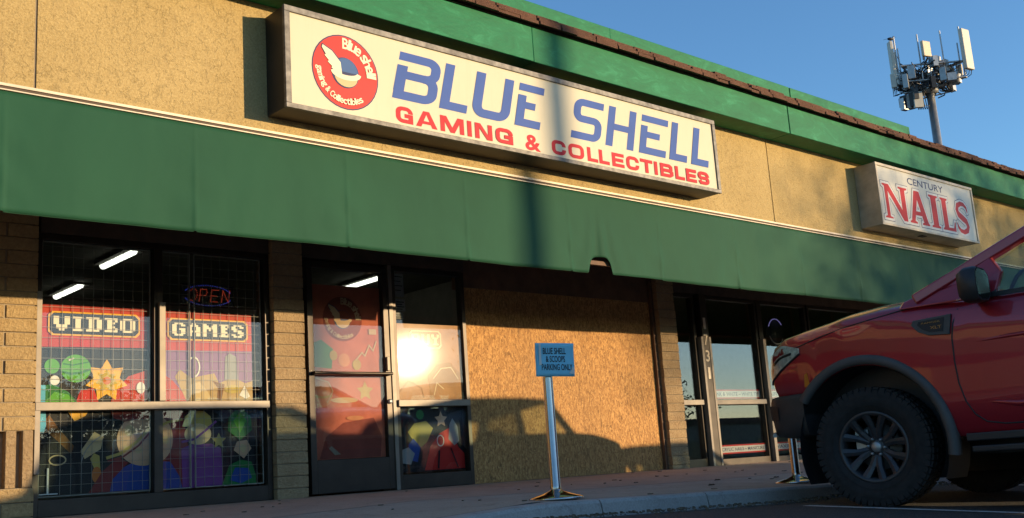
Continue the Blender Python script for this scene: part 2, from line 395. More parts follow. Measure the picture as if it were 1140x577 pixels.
xs = [-900, -300, -100, -40, -20, -10]+rng(-6, 16, .5)+[20, 30, 60, 120, 400, 900]
struct('asphalt_ground', sheet(xs, [-900, -300, -100, -50, -30, -20, -16]+rng(-13, -3.1, .45)+[0, 60, 300, 900], lambda x, y: gz(x, y) if y < -3.11 else gz(x, -3.2)-.02), M['asphalt'])
wx = rng(-6, 3.5, .5)+rng(3.6, 8, .2)+rng(8.5, 30, .5)
struct('sidewalk_inner', sheet(wx, rng(-1.794, .18, .35), sw), M['walkred'])
struct('sidewalk_outer', sheet(wx, rng(-3.03, -1.806, .3), sw), M['walk'])
struct('sidewalk_joint', sheet(wx, [-1.84, -1.76], lambda x, y: sw(x, y)-.012), M['asphalt'])
kb = MB()
cuts = [-6, -3, 0, 3.1, 5.04, 6.12, 7.9, 10.2, 12.5, 15, 18, 22, 30]
for a_, b_ in zip(cuts[:-1], cuts[1:]):
    a2, b2 = a_+.006, b_-.006
    X = rng(a2, b2, .3)
    prof = lambda x: [(-3.035, kt(x)-.08), (-3.035, kt(x)), (-3.17, kt(x)-.002), (-3.192, kt(x)-.008), (-3.205, kt(x)-.026), (-3.225, gz(x, -3.2)-.04)]
    vs = [(x, y+.003*math.sin(x*3.1), z) for x in X for y, z in prof(x)]; n = 6
    fs = [(i*n+j, i*n+j+1, (i+1)*n+j+1, (i+1)*n+j) for i in range(len(X)-1) for j in range(n-1)]
    kb.add(vs, fs); kb.add([vs[j] for j in range(n)], [tuple(range(n))]); kb.add([vs[(len(X)-1)*n+j] for j in range(n)], [tuple(range(n))])
struct('kerb', kb, M['kerb'])
def lotline(x, y0, y1, w_=.10):
    return sheet([x-w_/2, x+w_/2], rng(y0, y1, .3), lambda a, y: gz(a, y)+.004)
pl = MB()
for x in (3.70, 6.50, 9.20, 12.0, 14.8, .9):
    q = lotline(x, -8.7, -3.75); pl.add(q.v, q.f)
struct('parking_line', pl, M['line'])
# grit and small leaves gathered against the kerb
gr = MB()
for i in range(900):
    x = random.uniform(3.4, 9.5); y = -3.24-abs(random.gauss(0, .10)); s_ = random.uniform(.003, .011); z = gz(x, y)+s_*.5
    a = random.uniform(0, 3); gr.obox((x, y, z), (s_*math.cos(a), s_*math.sin(a), 0), (-s_*.6*math.sin(a), s_*.6*math.cos(a), s_*.2), (0, 0, s_*.5))
for i in range(70):
    x = random.uniform(2, 12); y = random.uniform(-3, -.1); s_ = random.uniform(.004, .014); a = random.uniform(0, 3)
    gr.obox((x, y, sw(x, y)+.004), (s_*1.6*math.cos(a), s_*1.6*math.sin(a), 0), (-s_*math.sin(a), s_*math.cos(a), 0), (0, 0, .003))
tag(gr.build('grit', plain('dry_grit', (.16,.12,.08), .9, var=.4)), 'dry grit and leaf crumbs scattered along the kerb and walk', 'debris', kind='stuff')
for (x, y, lb_) in ((7.9, -1.95, 'dry brown leaf nearest the sidewalk joint'), (8.45, -2.2, 'dry brown leaf closest to the second stanchion'), (7.1, -2.5, 'dry brown leaf lying nearest the kerb between the stanchions')):
    mb = MB(); s_ = .035
    mb.add([(x-s_*1.6, y, sw(x,y)+.006), (x-s_*.3, y-s_*.7, sw(x,y)+.018), (x+s_*1.5, y+s_*.2, sw(x,y)+.006), (x, y+s_*.7, sw(x,y)+.02)], [(0,1,2,3)])
    tag(mb.build('fallen_leaf', plain('dry_leaf', (.10,.06,.03), .9)), lb_, 'leaf', 'dry leaves on the sidewalk')

# ============================================================ THE BUILDING
B = thing('shop_building', 'low tan stucco strip mall building with green fascia and shaded storefronts', 'building', (6, 0, 0))
BO = Vector((6, 0, 0))
def bp(name, mb, mat, parent=None, **k):      # a part of the building; vertices are given in world coordinates
    mb.v = [(x-6, y, z) for x, y, z in mb.v]
    return mb.build(name, mat, parent or B, **k)
ZS, ZT = 2.49, 3.50
joints = [-3.2, 2.06, 9.83, 17.6, 25]
sm_ = MB()
js = [-8]+joints+[32]
for a_, b_ in zip(js[:-1], js[1:]): sm_.box(a_+.008, b_-.008, -1.6, -1.42, ZS, ZT+.06)
bp('stucco_wall', sm_, M['stucco'])
for j in joints: bp('control_joint', MB().box(j-.012, j+.012, -1.590, -1.40, ZS+.002, ZT+.05), M['mortar'])
bp('soffit', MB().box(-8, 32, -1.56, .12, ZS-.04, ZS+.02), M['soffit'])
# fascia beam under the shingle edge, boards butted with small gaps
fb = MB()
bj = [-8, -2, 1.9, 6.05, 9.9, 14.55, 19, 25, 32]
for i, (a_, b_) in enumerate(zip(bj[:-1], bj[1:])):
    fb.box(a_+.004, b_-.004, -1.885+.006*(i % 2), -1.60, ZT+.012, ZT+.325+.004*(i % 2))
bp('fascia_beam', fb, M['greenpaint'], bevel=.006)
# shingle eave: overlapping tabs with a ragged edge, and the slope going back
sh = MB(); x = -8
random.seed(3)
while x < 32:
    wd = random.uniform(.14, .30)
    for lay in range(3):
        dz = lay*.034; ov = random.uniform(-.014, .014); yy = -1.955+lay*.018+ov
        z0 = ZT+.335+dz+random.uniform(-.004, .005)
        a = x+random.uniform(0, .01); b = x+wd-random.uniform(.002, .012)
        sh.add([(a, yy, z0), (b, yy, z0), (b, -1.2, z0+.20), (a, -1.2, z0+.20), (a, yy, z0+.030), (b, yy, z0+.030), (b, -1.2, z0+.232), (a, -1.2, z0+.232)],
               [(0,3,2,1),(4,5,6,7),(0,1,5,4),(1,2,6,5),(2,3,7,6),(3,0,4,7)])
    x += wd
rf = bp('shingle_eave', sh, M['shingle'])
bp('roof', MB().add([(-8,-1.9,ZT+.33), (32,-1.9,ZT+.33), (32,-.7,ZT+.62), (-8,-.7,ZT+.62), (-8,8,ZT+.62), (32,8,ZT+.62)], [(0,1,2,3), (3,2,5,4)]), M['shingle'])
PX = 14.72
pp = MB(); pj = [-8, .2, 4.6, 8.2, 11.6, PX]
for i, (a_, b_) in enumerate(zip(pj[:-1], pj[1:])): pp.box(a_+.003, b_-.003, -.90+.008*(i % 2), -.6, ZT+.40, 4.70+.006*(i % 2))
bp('parapet', pp, M['greenpaint'], bevel=.008)
# shell that keeps daylight out of the shops
shell = MB(); shell.box(-8, 32, -1.40, 7.2, ZT+.02, ZT+.10); shell.box(-8, 32, 7.0, 7.2, -.2, ZT); shell.box(-8, -7.8, 0, 7, -.2, ZT); shell.box(31.8, 32, 0, 7, -.2, ZT)
shell.box(-8, 32, .185, 7, -.25, -.06 if False else -.10); shell.box(-8, 32, .30, 7, 2.86, 2.92)
bp('inner_shell', shell, M['room'])
bp('partition_wall', MB().box(9.62, 9.9, .32, 6.98, -.09, 2.85), M['room']); bp('partition_wall', MB().box(2.2, 2.5, .32, 6.98, -.09, 2.85), M['room'])
bp('header_panel', MB().box(2.66, 6.75, .06, .24, 2.085, ZS-.045), M['soffit']); bp('header_panel', MB().box(9.98, 16.2, .06, .24, 2.085, ZS-.045), M['soffit'])
bp('board_header', MB().box(6.755, 9.66, .10, .26, 1.94, ZS-.045), M['woodbrown'])
# block piers
def blocks(name, x0, x1, y0, y1, z0, z1, mat, joints_even, joints_odd, skip=None, h=.1005, label=None):
    core = MB().box(x0+.012, x1-.012, y0+.014, y1, z0, z1)
    if skip: core = MB().box(x0+.012, x1-.012, y0+.075, y1, z0, z1)
    mb = MB(); z = z0; k = 0
    while z < z1-.02:
        zt = min(z+h, z1); js_ = [x0]+sorted(q for q in (joints_even if k % 2 == 0 else joints_odd) if x0+.03 < q < x1-.03)+[x1]
        for a, b in zip(js_[:-1], js_[1:]):
            if skip and zt > skip[0] and z < skip[1]-.01: continue
            j = random.uniform(-.006, .005)
            mb.box(a+(.008 if a > x0 else 0), b-(.008 if b < x1 else 0), y0+j, y1-.003, z+.004, zt-.004)
        z = zt; k += 1
    p = bp(name, mb, mat, bevel=.004)
    bp('mortar_core', core, M['mortar'], p)
    p.name = name
    return p
random.seed(11)
ev = [2.405-.406*i for i in range(14)]; od = [2.20-.406*i for i in range(14)]
blocks('block_pier', -3.4, 2.625, 0, .30, .612, ZS-.04, M['block'], ev, od)
pier = blocks('block_pier', -3.4, 2.625, 0, .30, -.19, .213, M['block'], ev, od)
bp('band_backing', MB().box(-3.38, 2.61, .075, .30, .214, .611), M['mortar'], pier)
# fluted band of upright split fins near the foot of the left pier
fl = MB(); x = 2.615
random.seed(5)
while x > -3.2:
    fl.box(x-.070, x, .0+random.uniform(-.004, .004), .28, .215, .612); x -= .114
q = bp('fluted_band', fl, M['block2'], pier, bevel=.004)
blocks('block_pilaster', 4.565, 4.862, 0, .30, -.02, ZS-.04, M['block2'], [], [])
blocks('block_pilaster', 9.645, 9.955, 0, .30, -.06, ZS-.04, M['block2'], [], [])
bp('wood_post', MB().box(9.598, 9.642, .06, .26, -.06, ZS-.045), M['woodbrown'])
blocks('block_pilaster', 16.0, 17.4, 0, .30, -.12, ZS-.04, M['block2'], [16.4, 16.8], [16.6, 17.0])
bp('rear_fill', MB().box(17.4, 31.8, .05, .30, -.12, ZS-.04), M['block2'])

# ---- storefront glazing; frames at y .06-.13, glass at .10
def frame_rect(mb, x0, x1, z0, z1, t=.045, y0=.06, y1=.14, bottom=None):
    bt = bottom or t
    mb.box(x0, x0+t, y0, y1, z0, z1); mb.box(x1-t, x1, y0, y1, z0, z1)
    mb.box(x0+t, x1-t, y0, y1, z1-t, z1); mb.box(x0+t, x1-t, y0, y1, z0, z0+bt)
def window(x0, x1, z0, z1, panes, bottom=.12, name='window', sillz=None, label=None):
    f = MB(); frame_rect(f, x0, x1, z0, z1, bottom=bottom)
    w_ = bp(name, f, M['bronze'], bevel=.003)
    for (a, b, c, d) in panes:
        bp('pane', MB().box(a, b, .096, .102, c, d), M['salonglass' if x0 > 9 else 'glass'], w_)
    if sillz:
        bp('sill', MB().box(x0+.0, x1-.04, .015, .058, sillz-.032, sillz+.030), M['alu'], w_, bevel=.004)
    return w_
w1 = window(2.63, 4.56, .0, 2.08, [(2.676, 3.535, .121, 2.034), (3.605, 4.514, .121, 2.034)], .12, sillz=.785)
bp('mullion', MB().box(3.536, 3.604, .055, .14, .12, 2.035), M['bronze'], w1)
bp('mullion_cap', MB().box(3.562, 3.614, .018, .054, .818, 1.60), M['alu'], w1, bevel=.003)
bp('jamb_cap', MB().box(2.628, 2.668, .018, .058, .30, 1.63), M['alu'], w1, bevel=.003)
# glazed door and the light beside it
D = MB(); frame_rect(D, 4.925, 5.80, .015, 2.06, t=.060, y0=.05, y1=.12, bottom=.285)
door = bp('door', D, M['bronze'], bevel=.004)
bp('pane', MB().box(4.986, 5.739, .082, .088, .301, 1.999), M['glass'], door)
pb = MB(); pb.tube([(4.95, .0, 1.05), (5.78, .0, 1.05)], .014); pb.box(4.955, 4.985, .0, .049, 1.035, 1.065); pb.box(5.745, 5.775, .0, .049, 1.035, 1.065)
bp('push_bar', pb, M['bronze'], door)
lk = MB(); lk.lathe([(0, .028), (.020, .028), (.022, .036), (.022, .05)], (5.77, 0, .80), 'y', 20); bp('lock', lk, M['steel'], door)
bp('pull_handle', MB().box(5.748, 5.780, .028, .049, 1.08, 1.21), M['alu'], door, bevel=.004)
bp('door_stop', MB().box(5.805, 5.845, .04, .14, .0, 2.08), M['alu'])
w2 = window(5.85, 6.745, .0, 2.08, [(5.896, 6.699, .121, 2.034)], .13, sillz=.782)
# nail salon front
w3 = window(9.975, 10.40, -.03, 2.08, [(10.021, 10.354, .10, 2.034)], .12, sillz=.755)
w4 = window(10.60, 11.69, -.04, 2.08, [(10.646, 11.644, .08, 2.034)], .11, sillz=.755)
w5 = window(11.76, 12.86, -.05, 2.08, [(11.806, 12.814, .08, 2.034)], .11, sillz=.755)
w6 = window(12.90, 14.2, -.06, 2.08, [(12.946, 14.154, .08, 2.034)], .11, sillz=.755)
w7 = window(14.24, 15.98, -.07, 2.08, [(14.286, 15.934, .08, 2.034)], .11, sillz=.755)
bp('mullion_cap', MB().box(10.405, 10.445, .0, .13, -.04, 1.55), M['alu'], w4, bevel=.003); bp('mullion_cap', MB().box(10.560, 10.598, .0, .13, -.04, 1.55), M['alu'], w4, bevel=.003)
bp('mullion', MB().box(10.447, 10.558, .006, .13, -.04, 2.08), M['bronze'], w4)
bp('mullion_cap', MB().box(11.695, 11.755, .0, .13, -.05, 1.56), M['alu'], w5, bevel=.003)
bp('mullion', MB().box(11.70, 11.75, .05, .13, 1.562, 2.08), M['bronze'], w5)
# wall-mounted rail between stucco and awning
rail = MB()
rail.box(-8, 32, -1.622, -1.602, 2.545, 2.562); rail.box(-8, 32, -1.625, -1.602, 2.517, 2.524)
bp('awning_rail', rail, M['trim']); bp('rail_gap', MB().box(-8, 32, -1.612, -1.602, 2.5245, 2.5445), M['darkgap'])

# ============================================================ AWNING
seam = [-4.14, -2.93, -1.72, -.51, .7, 1.887, 3.086, 4.281, 5.419, 6.596, 7.82, 9.04, 10.252, 11.464, 12.717, 13.94, 15.16, 16.4, 17.6, 18.8, 20.0, 22, 24, 26, 28, 30, 32]
AZ0, AZ1 = 1.782, 2.516
xs_ = sorted(set([q for q in rng(-4.14, 32, .06) if min(abs(q-s_) for s_ in seam) > .05]+seam+[s_+d_ for s_ in seam for d_ in (-.035, -.022, -.011, .011, .022, .035)]+[6.78+.02*i for i in range(20)]))
def awy(x, z):
    t = (AZ1-z)/(AZ1-AZ0); d = min(abs(x-s_) for s_ in seam)
    y = -1.606-.006*math.sin(math.pi*t)*(1-math.exp(-d*4))
    y += .0025*t*math.sin(x*23+5*z+2*math.sin(x*3))*max(0, math.sin(x*1.7+.6))
    y -= .0032*math.exp(-(d/.014)**2)*(.4+t); y += .003*math.exp(-((d-.035)/.02)**2)*t
    y -= .006*t*math.sin(x*7.3+3*math.sin(x*2.1))*math.sin(x*3.3+1)
    y -= .0035*math.exp(-d/.13)*math.sin(z*21+x*17+4*math.sin(x*2.7))*(.4+t)
    y -= .0020*t*math.sin(x*31-z*9)*max(0, math.sin(x*2.3))**2
    u = abs(x-6.965)                                  # puckers radiating above the torn notch
    if u < .5: y -= .022*math.sin((x-6.965)*38*(1.6-t))*math.exp(-u*5)*t*t
    return y
def awb(x):
    b = AZ0+.003*math.sin(x*1.9)+.0015*math.sin(x*5.1)
    u = (x-6.965)/.155
    if abs(u) < 1: b += .150*(1-abs(u)**3.2)**.5
    return b
rows = 26; vs = []; fs = []
for j in range(rows+1):
    for x in xs_:
        b = awb(x); z = AZ1+(b-AZ1)*j/rows; vs.append((x, awy(x, z), z))
n = len(xs_)
for j in range(rows):
    for i in range(n-1): fs.append((j*n+i, j*n+i+1, (j+1)*n+i+1, (j+1)*n+i))
aw = MB().add(vs, fs, True).build('awning', M['fabric'])
so_ = aw.modifiers.new('thick', 'SOLIDIFY'); so_.thickness = .004; so_.offset = 1
tag(aw, 'long green fabric awning valance hanging below the tan stucco with a torn notch', 'awning')
pass
for a, b in zip(seam[4:-1], seam[5:]):
    hb = MB(); hb.tube([(x, awy(x, AZ0)+.007, awb(x)-.001) for x in rng(a+.01, b-.01, .05) if abs(x-6.965) > .15] if not (a < 6.965 < b) else
        [(x, awy(x, AZ0)+.007, awb(x)-.001) for x in rng(a+.01, 6.80, .05)], .0045, 6)
    hb.build('hem', M['fabric'], aw)
fbm = MB(); fbm.box(-4, 32, -1.575, -1.545, 1.868, 1.905)
for s_ in seam: fbm.box(s_-.012, s_+.012, -1.590, -1.566, 1.90, 2.45)
fbm.build('awning_frame', M['woodbrown'], aw)

# ============================================================ SIGNS
def sign_box(root, x0, x1, z0, z1, y0, y1, mbox, mrim, mface, rim=.045):
    X, Z = (x0+x1)/2, (z0+z1)/2
    L = lambda mb: setattr(mb, 'v', [(x-root.location.x, y-root.location.y, z-root.location.z) for x, y, z in mb.v]) or mb
    L(MB().box(x0+.004, x1-.004, y0+.025, y1, z0+.004, z1-.004)).build('cabinet', mbox, root, bevel=.004)
    r_ = MB()
    r_.box(x0, x1, y0, y0+.03, z1-rim, z1); r_.box(x0, x1, y0, y0+.03, z0, z0+rim*.8)
    r_.box(x0, x0+rim, y0, y0+.03, z0+rim*.8, z1-rim); r_.box(x1-rim, x1, y0, y0+.03, z0+rim*.8, z1-rim)
    L(r_).build('rim', mrim, root, bevel=.003)
    L(MB().box(x0+rim, x1-rim, y0+.014, y0+.024, z0+rim*.8, z1-rim)).build('face', mface, root)
def placed(inkobj, name, mat, root):
    inkobj.mb.v = [(x-root.location.x, y-root.location.y, z-root.location.z) for x, y, z in inkobj.mb.v]
    return inkobj.build(name, mat, root)
SY = -1.873
bs = thing('shop_sign', 'long cream box sign reading BLUE SHELL in blue above GAMING & COLLECTIBLES in red', 'sign', (6.09, -1.6, 2.663))
sign_box(bs, 3.635, 8.541, 2.663, 3.423, SY, -1.602, M['signblack'], M['signgrey'], M['face'])
FY = SY+.0135
sb = Ink(FY); SH = .255
AN = 1.32
def S(pts, ox, wd=.070, closed=False, ink=None, oz=2.908, sh=SH, an=AN):       # stems heavier than bars, sheared into an italic
    ink = ink or sb; k = len(ink.mb.v)
    ink.stroke([(x/an, z) for x, z in pts], wd, closed)
    ink.mb.v[k:] = [(ox+x*an+sh*z, y, oz+z) for x, y, z in ink.mb.v[k:]]
H = .390; hw = .046; h2 = .035
def arc(cx, cz, rx, rz, a0, a1, n=6): return [(cx+rx*math.cos(R(a0+(a1-a0)*i/n)), cz+rz*math.sin(R(a0+(a1-a0)*i/n))) for i in range(n+1)]
def letter_B(ox, w_=.40):
    S([(0, H-h2), (w_-.12, H-h2)]+arc(w_-.12, H-h2-.06, .083, .06, 90, 0)+arc(w_-.12, .205+.055, .083, .055, 0, -80), ox, .070)
    S([(hw, .205), (w_-.13, .205)]+[], ox, .066)
    S([(w_-.14, .205)]+arc(w_-.12, .205-.07, .083, .07, 80, 0)+arc(w_-.12, h2+.055, .083, .055, 0, -90)+[(0, h2)], ox, .070)
    S([(hw, h2+.030), (hw, H-.11)], ox, .074)
def letter_L(ox, w_): S([(hw, H), (hw, h2), (w_, h2)], ox, .070)
def letter_U(ox, w_): S([(hw, H)]+arc(hw+.075, h2+.07, .075, .07, 180, 270)+arc(w_-hw-.075, h2+.07, .075, .07, 270, 360)+[(w_-hw, H)], ox, .074)
def letter_E(ox, w_):
    S([(0, H-h2), (w_, H-h2)], ox, .066); S([(hw, H-.108), (hw, h2), (w_, h2)], ox, .070); S([(hw+.03, .195), (w_*.72, .195)], ox, .062)
def letter_S(ox, w_):
    S([(w_, H-h2)]+[(.12, H-h2)]+arc(hw+.065, H-h2-.055, .065, .055, 90, 180)+arc(hw+.065, .197+.06, .065, .06, 180, 270)+[(w_*.5, .197)]
      +arc(w_-hw-.065, .197-.055, .065, .055, 90, 0)+arc(w_-hw-.065, h2+.055, .065, .055, 0, -90)+[(0, h2)], ox, .068)
def letter_H(ox, w_): S([(hw, 0), (hw, H)], ox); S([(w_-hw, 0), (w_-hw, H)], ox); S([(hw+.03, .195), (w_-hw-.03, .195)], ox, .062)
letter_B(4.546, .40); letter_L(4.994, .275); letter_U(5.318, .40); letter_E(5.787, .285)
placed(sb, 'blue_lettering', M['i_blue'], bs); sb = Ink(FY)
letter_S(6.446, .375); letter_H(6.888, .375); letter_E(7.341, .38); letter_L(7.777, .262); letter_L(8.107, .268)
placed(sb, 'blue_lettering', M['i_blue'], bs)
rd = Ink(FY)
GH = .130
def G(pts, ox, closed=False): S(pts, ox, .0315, closed, rd, 2.722, 0, 1.42)
def rr(w_, a, b, t=.0158, tx=.0224, r_=.030): return arc(w_-tx-r_*1.2, GH-t-r_, r_*1.2, r_, a, b)
def red(ch, x0, x1):
    w_ = x1-x0; t, q, r_ = .0158, .0224, .032; rx = r_*1.3; m = GH/2
    TL = arc(q+rx, GH-t-r_, rx, r_, 90, 180); BL_ = arc(q+rx, t+r_, rx, r_, 180, 270); BR_ = arc(w_-q-rx, t+r_, rx, r_, 270, 360); TR = arc(w_-q-rx, GH-t-r_, rx, r_, 90, 0)
    if ch == 'G': G([(w_-q, GH-.052)]+list(reversed(TR))[0:]+TL+BL_+[(w_-q, t), (w_-q, m-.006), (w_*.5, m-.006)], x0)
    elif ch == 'C': G([(w_-q, GH-.052)]+list(reversed(TR))+TL+BL_+BR_+[(w_-q, .052)], x0)
    elif ch == 'O': G(list(reversed(TR))[0:]+TL+BL_+BR_, x0, True)
    elif ch == 'A':
        rd.poly([(x0, 2.722), (x0+w_*.36, 2.722+GH), (x0+w_*.64, 2.722+GH), (x0+w_, 2.722), (x0+w_-.052, 2.722), (x0+w_*.5, 2.722+GH*.80), (x0+.050, 2.722)])
        rd.rect(x0+w_*.24, x0+w_*.76, 2.722+.026, 2.722+.050)
    elif ch == 'M':
        G([(q, 0), (q, GH)], x0); G([(w_-q, 0), (w_-q, GH)], x0)
        rd.poly([(x0+q*.6, 2.722+GH), (x0+.062, 2.722+GH), (x0+w_*.5, 2.722+.042), (x0+w_-.062, 2.722+GH), (x0+w_-q*.6, 2.722+GH), (x0+w_*.5+.020, 2.722), (x0+w_*.5-.020, 2.722)])
    elif ch == 'N':
        G([(q, 0), (q, GH)], x0); G([(w_-q, 0), (w_-q, GH)], x0); rd.poly([(x0+q*.6, 2.722+GH), (x0+.058, 2.722+GH), (x0+w_-q*.6, 2.722), (x0+w_-.058, 2.722)])
    elif ch == 'I': G([(q, 0), (q, GH)], x0)
    elif ch == 'L': G([(q, GH), (q, t), (w_, t)], x0)
    elif ch == 'E': G([(w_, GH-t), (q, GH-t), (q, t), (w_, t)], x0); G([(q+.01, m), (w_-.012, m)], x0)
    elif ch == 'T': G([(0, GH-t), (w_, GH-t)], x0); G([(w_/2, GH-t), (w_/2, 0)], x0)
    elif ch == 'B': G([(q, m-.016), (q, GH-t), (w_-q-.03, GH-t), (w_-q-.008, GH-t-.012), (w_-q-.008, m+.012), (w_-q-.03, m)], x0); G([(q+.024, m), (w_-q-.03, m), (w_-q, m-.014), (w_-q, t+.014), (w_-q-.03, t), (q, t), (q, m-.016)], x0)
    elif ch == 'S': G([(w_-q, GH-.052)]+list(reversed(TR))+arc(q+rx*.8, GH-t-.022, rx*.8, .022, 90, 180)+arc(q+rx*.8, m+.02, rx*.8, .02, 180, 270)+arc(w_-q-rx*.8, m-.02, rx*.8, .02, 90, 0)+arc(w_-q-rx*.8, t+.022, rx*.8, .022, 0, -90)+[(q+.02, t), (q, .040)], x0)
for ch, a_, b_ in (('G',4.574,4.735),('A',4.760,4.968),('M',4.998,5.236),('I',5.270,5.315),('N',5.350,5.532),('G',5.568,5.757),('C',6.205,6.375),('O',6.405,6.600),('L',6.640,6.775),('L',6.790,6.925),
                   ('E',6.960,7.122),('C',7.151,7.325),('T',7.345,7.518),('I',7.541,7.586),('B',7.627,7.815),('L',7.845,7.985),('E',8.010,8.168),('S',8.194,8.366)):
    if ch == 'C' and a_ < 6.3: placed(rd, 'red_lettering', M['i_red'], bs); rd = Ink(FY)
    red(ch, a_, b_)
placed(rd, 'red_lettering', M['i_red'], bs); rd = Ink(FY)
rd.text('&', 5.895, 6.075, 2.710, 2.850, offset=.030)
placed(rd, 'red_lettering', M['i_red'], bs)
# round emblem: red disc, lettering on two arcs, and a plain dome with a pale plume and band
CX, CZ, CR = 4.140, 3.020, .286
k1 = Ink(FY); k1.disc(CX, CZ, CR, CR); placed(k1, 'emblem_outline', M['i_navy'], bs)
k2 = Ink(FY-.001); k2.disc(CX, CZ, CR-.009, CR-.009); placed(k2, 'emblem_disc', M['i_logored'], bs)
def arctext(ik, txt, cx, cz, r_, a0, a1, h, inward=False, offset=.02, wr=.62):
    n = len(txt); tot = sum(.5 if c in 'il ' else 1 for c in txt); acc = 0
    for c in txt:
        wch = .5 if c in 'il ' else 1
        a = R(a0+(a1-a0)*(acc+wch/2)/tot); acc += wch
        if c == ' ': continue
        cw = h*wr*(.45 if c in 'il' else 1); hh = h*(1 if c in 'BChldtbif&g' else .78)
        vs, fs = glyphs(c, -cw/2, cw/2, -h/2-(.2*h if c == 'g' else 0), -h/2+hh-(.2*h if c == 'g' else 0), 0, offset=offset)
        up = (a if not inward else a+math.pi)-math.pi/2
        y = ik.nx()
        ik.mb.add([(cx+r_*math.cos(a)+x*math.cos(up)-z*math.sin(up), y, cz+r_*math.sin(a)+x*math.sin(up)+z*math.cos(up)) for x, _, z in vs], fs)
def emblem(root, y, cx, cz, s, mats):
    e = Ink(y-.002); arctext(e, 'Blue shell', cx, cz, .222*s, 95, -2, .085*s); placed(e, 'emblem_lettering', M[mats[0]], root)
    e = Ink(y-.002); arctext(e, 'gaming & Collectibles', cx, cz, .224*s, 178, 305, .050*s, inward=True)
    placed(e, 'emblem_lettering', M[mats[0]], root)
    o = Ink(y-.0022)
    o.disc(cx-.005*s, cz-.005*s, .118*s, .118*s); o.poly([(cx-.05*s+x*s, cz+.02*s+z*s) for x, z in [(.0,-.02),(-.035,.0),(-.11,.06),(-.155,.135),(-.145,.165),(-.06,.13),(.02,.05)]])
    placed(o, 'emblem_line_work', M['i_navy'], root)
    d = Ink(y-.0036); d.poly([(cx+q[0]*s, cz+q[1]*s) for q in arc(0, 0, .105, .108, 0, 180, 14)]); placed(d, 'emblem_dome', M[mats[1]], root)
    t = Ink(y-.0036); t.poly([(cx+q[0]*s, cz+q[1]*s) for q in arc(0, -.035, .098, .078, 180, 360, 14)]); placed(t, 'emblem_base', M[mats[3]], root)
    c = Ink(y-.0046); c.stroke([(cx+q[0]*s, cz+q[1]*s) for q in arc(0, .0, .112, .042, 180, 360, 14)], .038*s)
    c.poly([(cx-.055*s+x*s, cz+.022*s+z*s) for x, z in [(.02,-.05),(-.04,-.03),(-.07,-.01),(-.062,.0),(-.10,.03),(-.088,.04),(-.125,.075),(-.112,.083),(-.145,.132),(-.138,.152),(-.06,.118),(.01,.045)]])
    placed(c, 'emblem_plume_and_band', M[mats[2]], root)
emblem(bs, FY-.001, CX, CZ, 1.0, ('i_cream', 'i_logoblue', 'i_cream', 'i_tan'))

ns = thing('nail_salon_sign', 'square cornered cream box sign reading CENTURY NAILS in red', 'sign', (12.93, -1.6, 2.676))
sign_box(ns, 11.651, 14.20, 2.676, 3.452, -1.894, -1.602, M['nailbox'], M['nailbox'], M['face2'], .035)
NY = -1.894+.0135
def poly_glyph(name, outlines, mats, y):      # filled outline with fattened under-layers
    for k, (off, mk, nm) in enumerate(mats):
        cu = bpy.data.curves.new('g', 'CURVE'); cu.dimensions = '2D'; cu.fill_mode = 'FRONT'; cu.offset = off
        for pts in outlines:
            sp = cu.splines.new('POLY'); sp.points.add(len(pts)-1); sp.use_cyclic_u = True
            for p_, q_ in zip(sp.points, pts): p_.co = (q_[0], q_[1], 0, 1)
        o = bpy.data.objects.new('g', cu); COL.objects.link(o); bpy.context.view_layer.update()
        me = bpy.data.meshes.new_from_object(o.evaluated_get(bpy.context.evaluated_depsgraph_get()))
        yield nm, mk, [(v.co.x, y-.0012*(k+1), v.co.y) for v in me.vertices], [tuple(p.vertices) for p in me.polygons]
        bpy.data.objects.remove(o); bpy.data.curves.remove(cu); bpy.data.meshes.remove(me)
Nz0, Nz1 = 2.775, 3.205
def sc(pts, x0, w_): return [(x0+x*w_, Nz0+z*(Nz1-Nz0)) for x, z in pts]
def thick(pts, wd):
    P = [Vector(p) for p in pts]; L = []; Q = []
    for i in range(len(P)):
        d = (P[min(i+1, len(P)-1)]-P[max(i-1, 0)]).normalized(); m = Vector((-d.y, d.x)); w_ = wd[i] if isinstance(wd, list) else wd
        L.append(P[i]+m*w_/2); Q.append(P[i]-m*w_/2)
    return [tuple(p) for p in L]+[tuple(p) for p in reversed(Q)]
letN = sc([(0,1),(.26,1),(.72,.32),(.72,.93),(.64,.95),(.64,1),(1,1),(1,.95),(.90,.92),(.90,0),(.74,0),(.20,.80),(.20,.06),(.30,.04),(.30,0),(0,0),(0,.04),(.08,.07),(.08,.92),(0,.96)], 11.76, .60)
letA = [sc([(.36,1),(.62,1),(.95,.07),(1,.05),(1,0),(.62,0),(.62,.05),(.70,.07),(.64,.26),(.32,.26),(.26,.08),(.36,.05),(.36,0),(0,0),(0,.05),(.08,.08)], 12.36, .50), sc([(.36,.38),(.60,.38),(.48,.74)], 12.36, .50)]
letI = sc([(0,1),(1,1),(1,.95),(.80,.92),(.80,.08),(1,.05),(1,0),(0,0),(0,.05),(.20,.08),(.20,.92),(0,.95)], 12.92, .235)
letL = sc([(0,1),(.55,1),(.55,.95),(.44,.92),(.44,.10),(.82,.10),(.93,.30),(1,.30),(.98,0),(0,0),(0,.05),(.10,.08),(.10,.92),(0,.95)], 13.225, .36)
cs = [(.96,.72),(.90,.88),(.72,.97),(.48,.98),(.22,.90),(.14,.74),(.22,.60),(.50,.50),(.78,.40),(.88,.24),(.78,.10),(.50,.02),(.24,.05),(.08,.16),(.02,.30)]
letS = thick([(13.63+x*.36, Nz0+.012+z*(Nz1-Nz0-.024)) for x, z in cs], [.02,.045,.055,.062,.075,.085,.092,.095,.092,.085,.075,.062,.055,.045,.02])
parts = {}
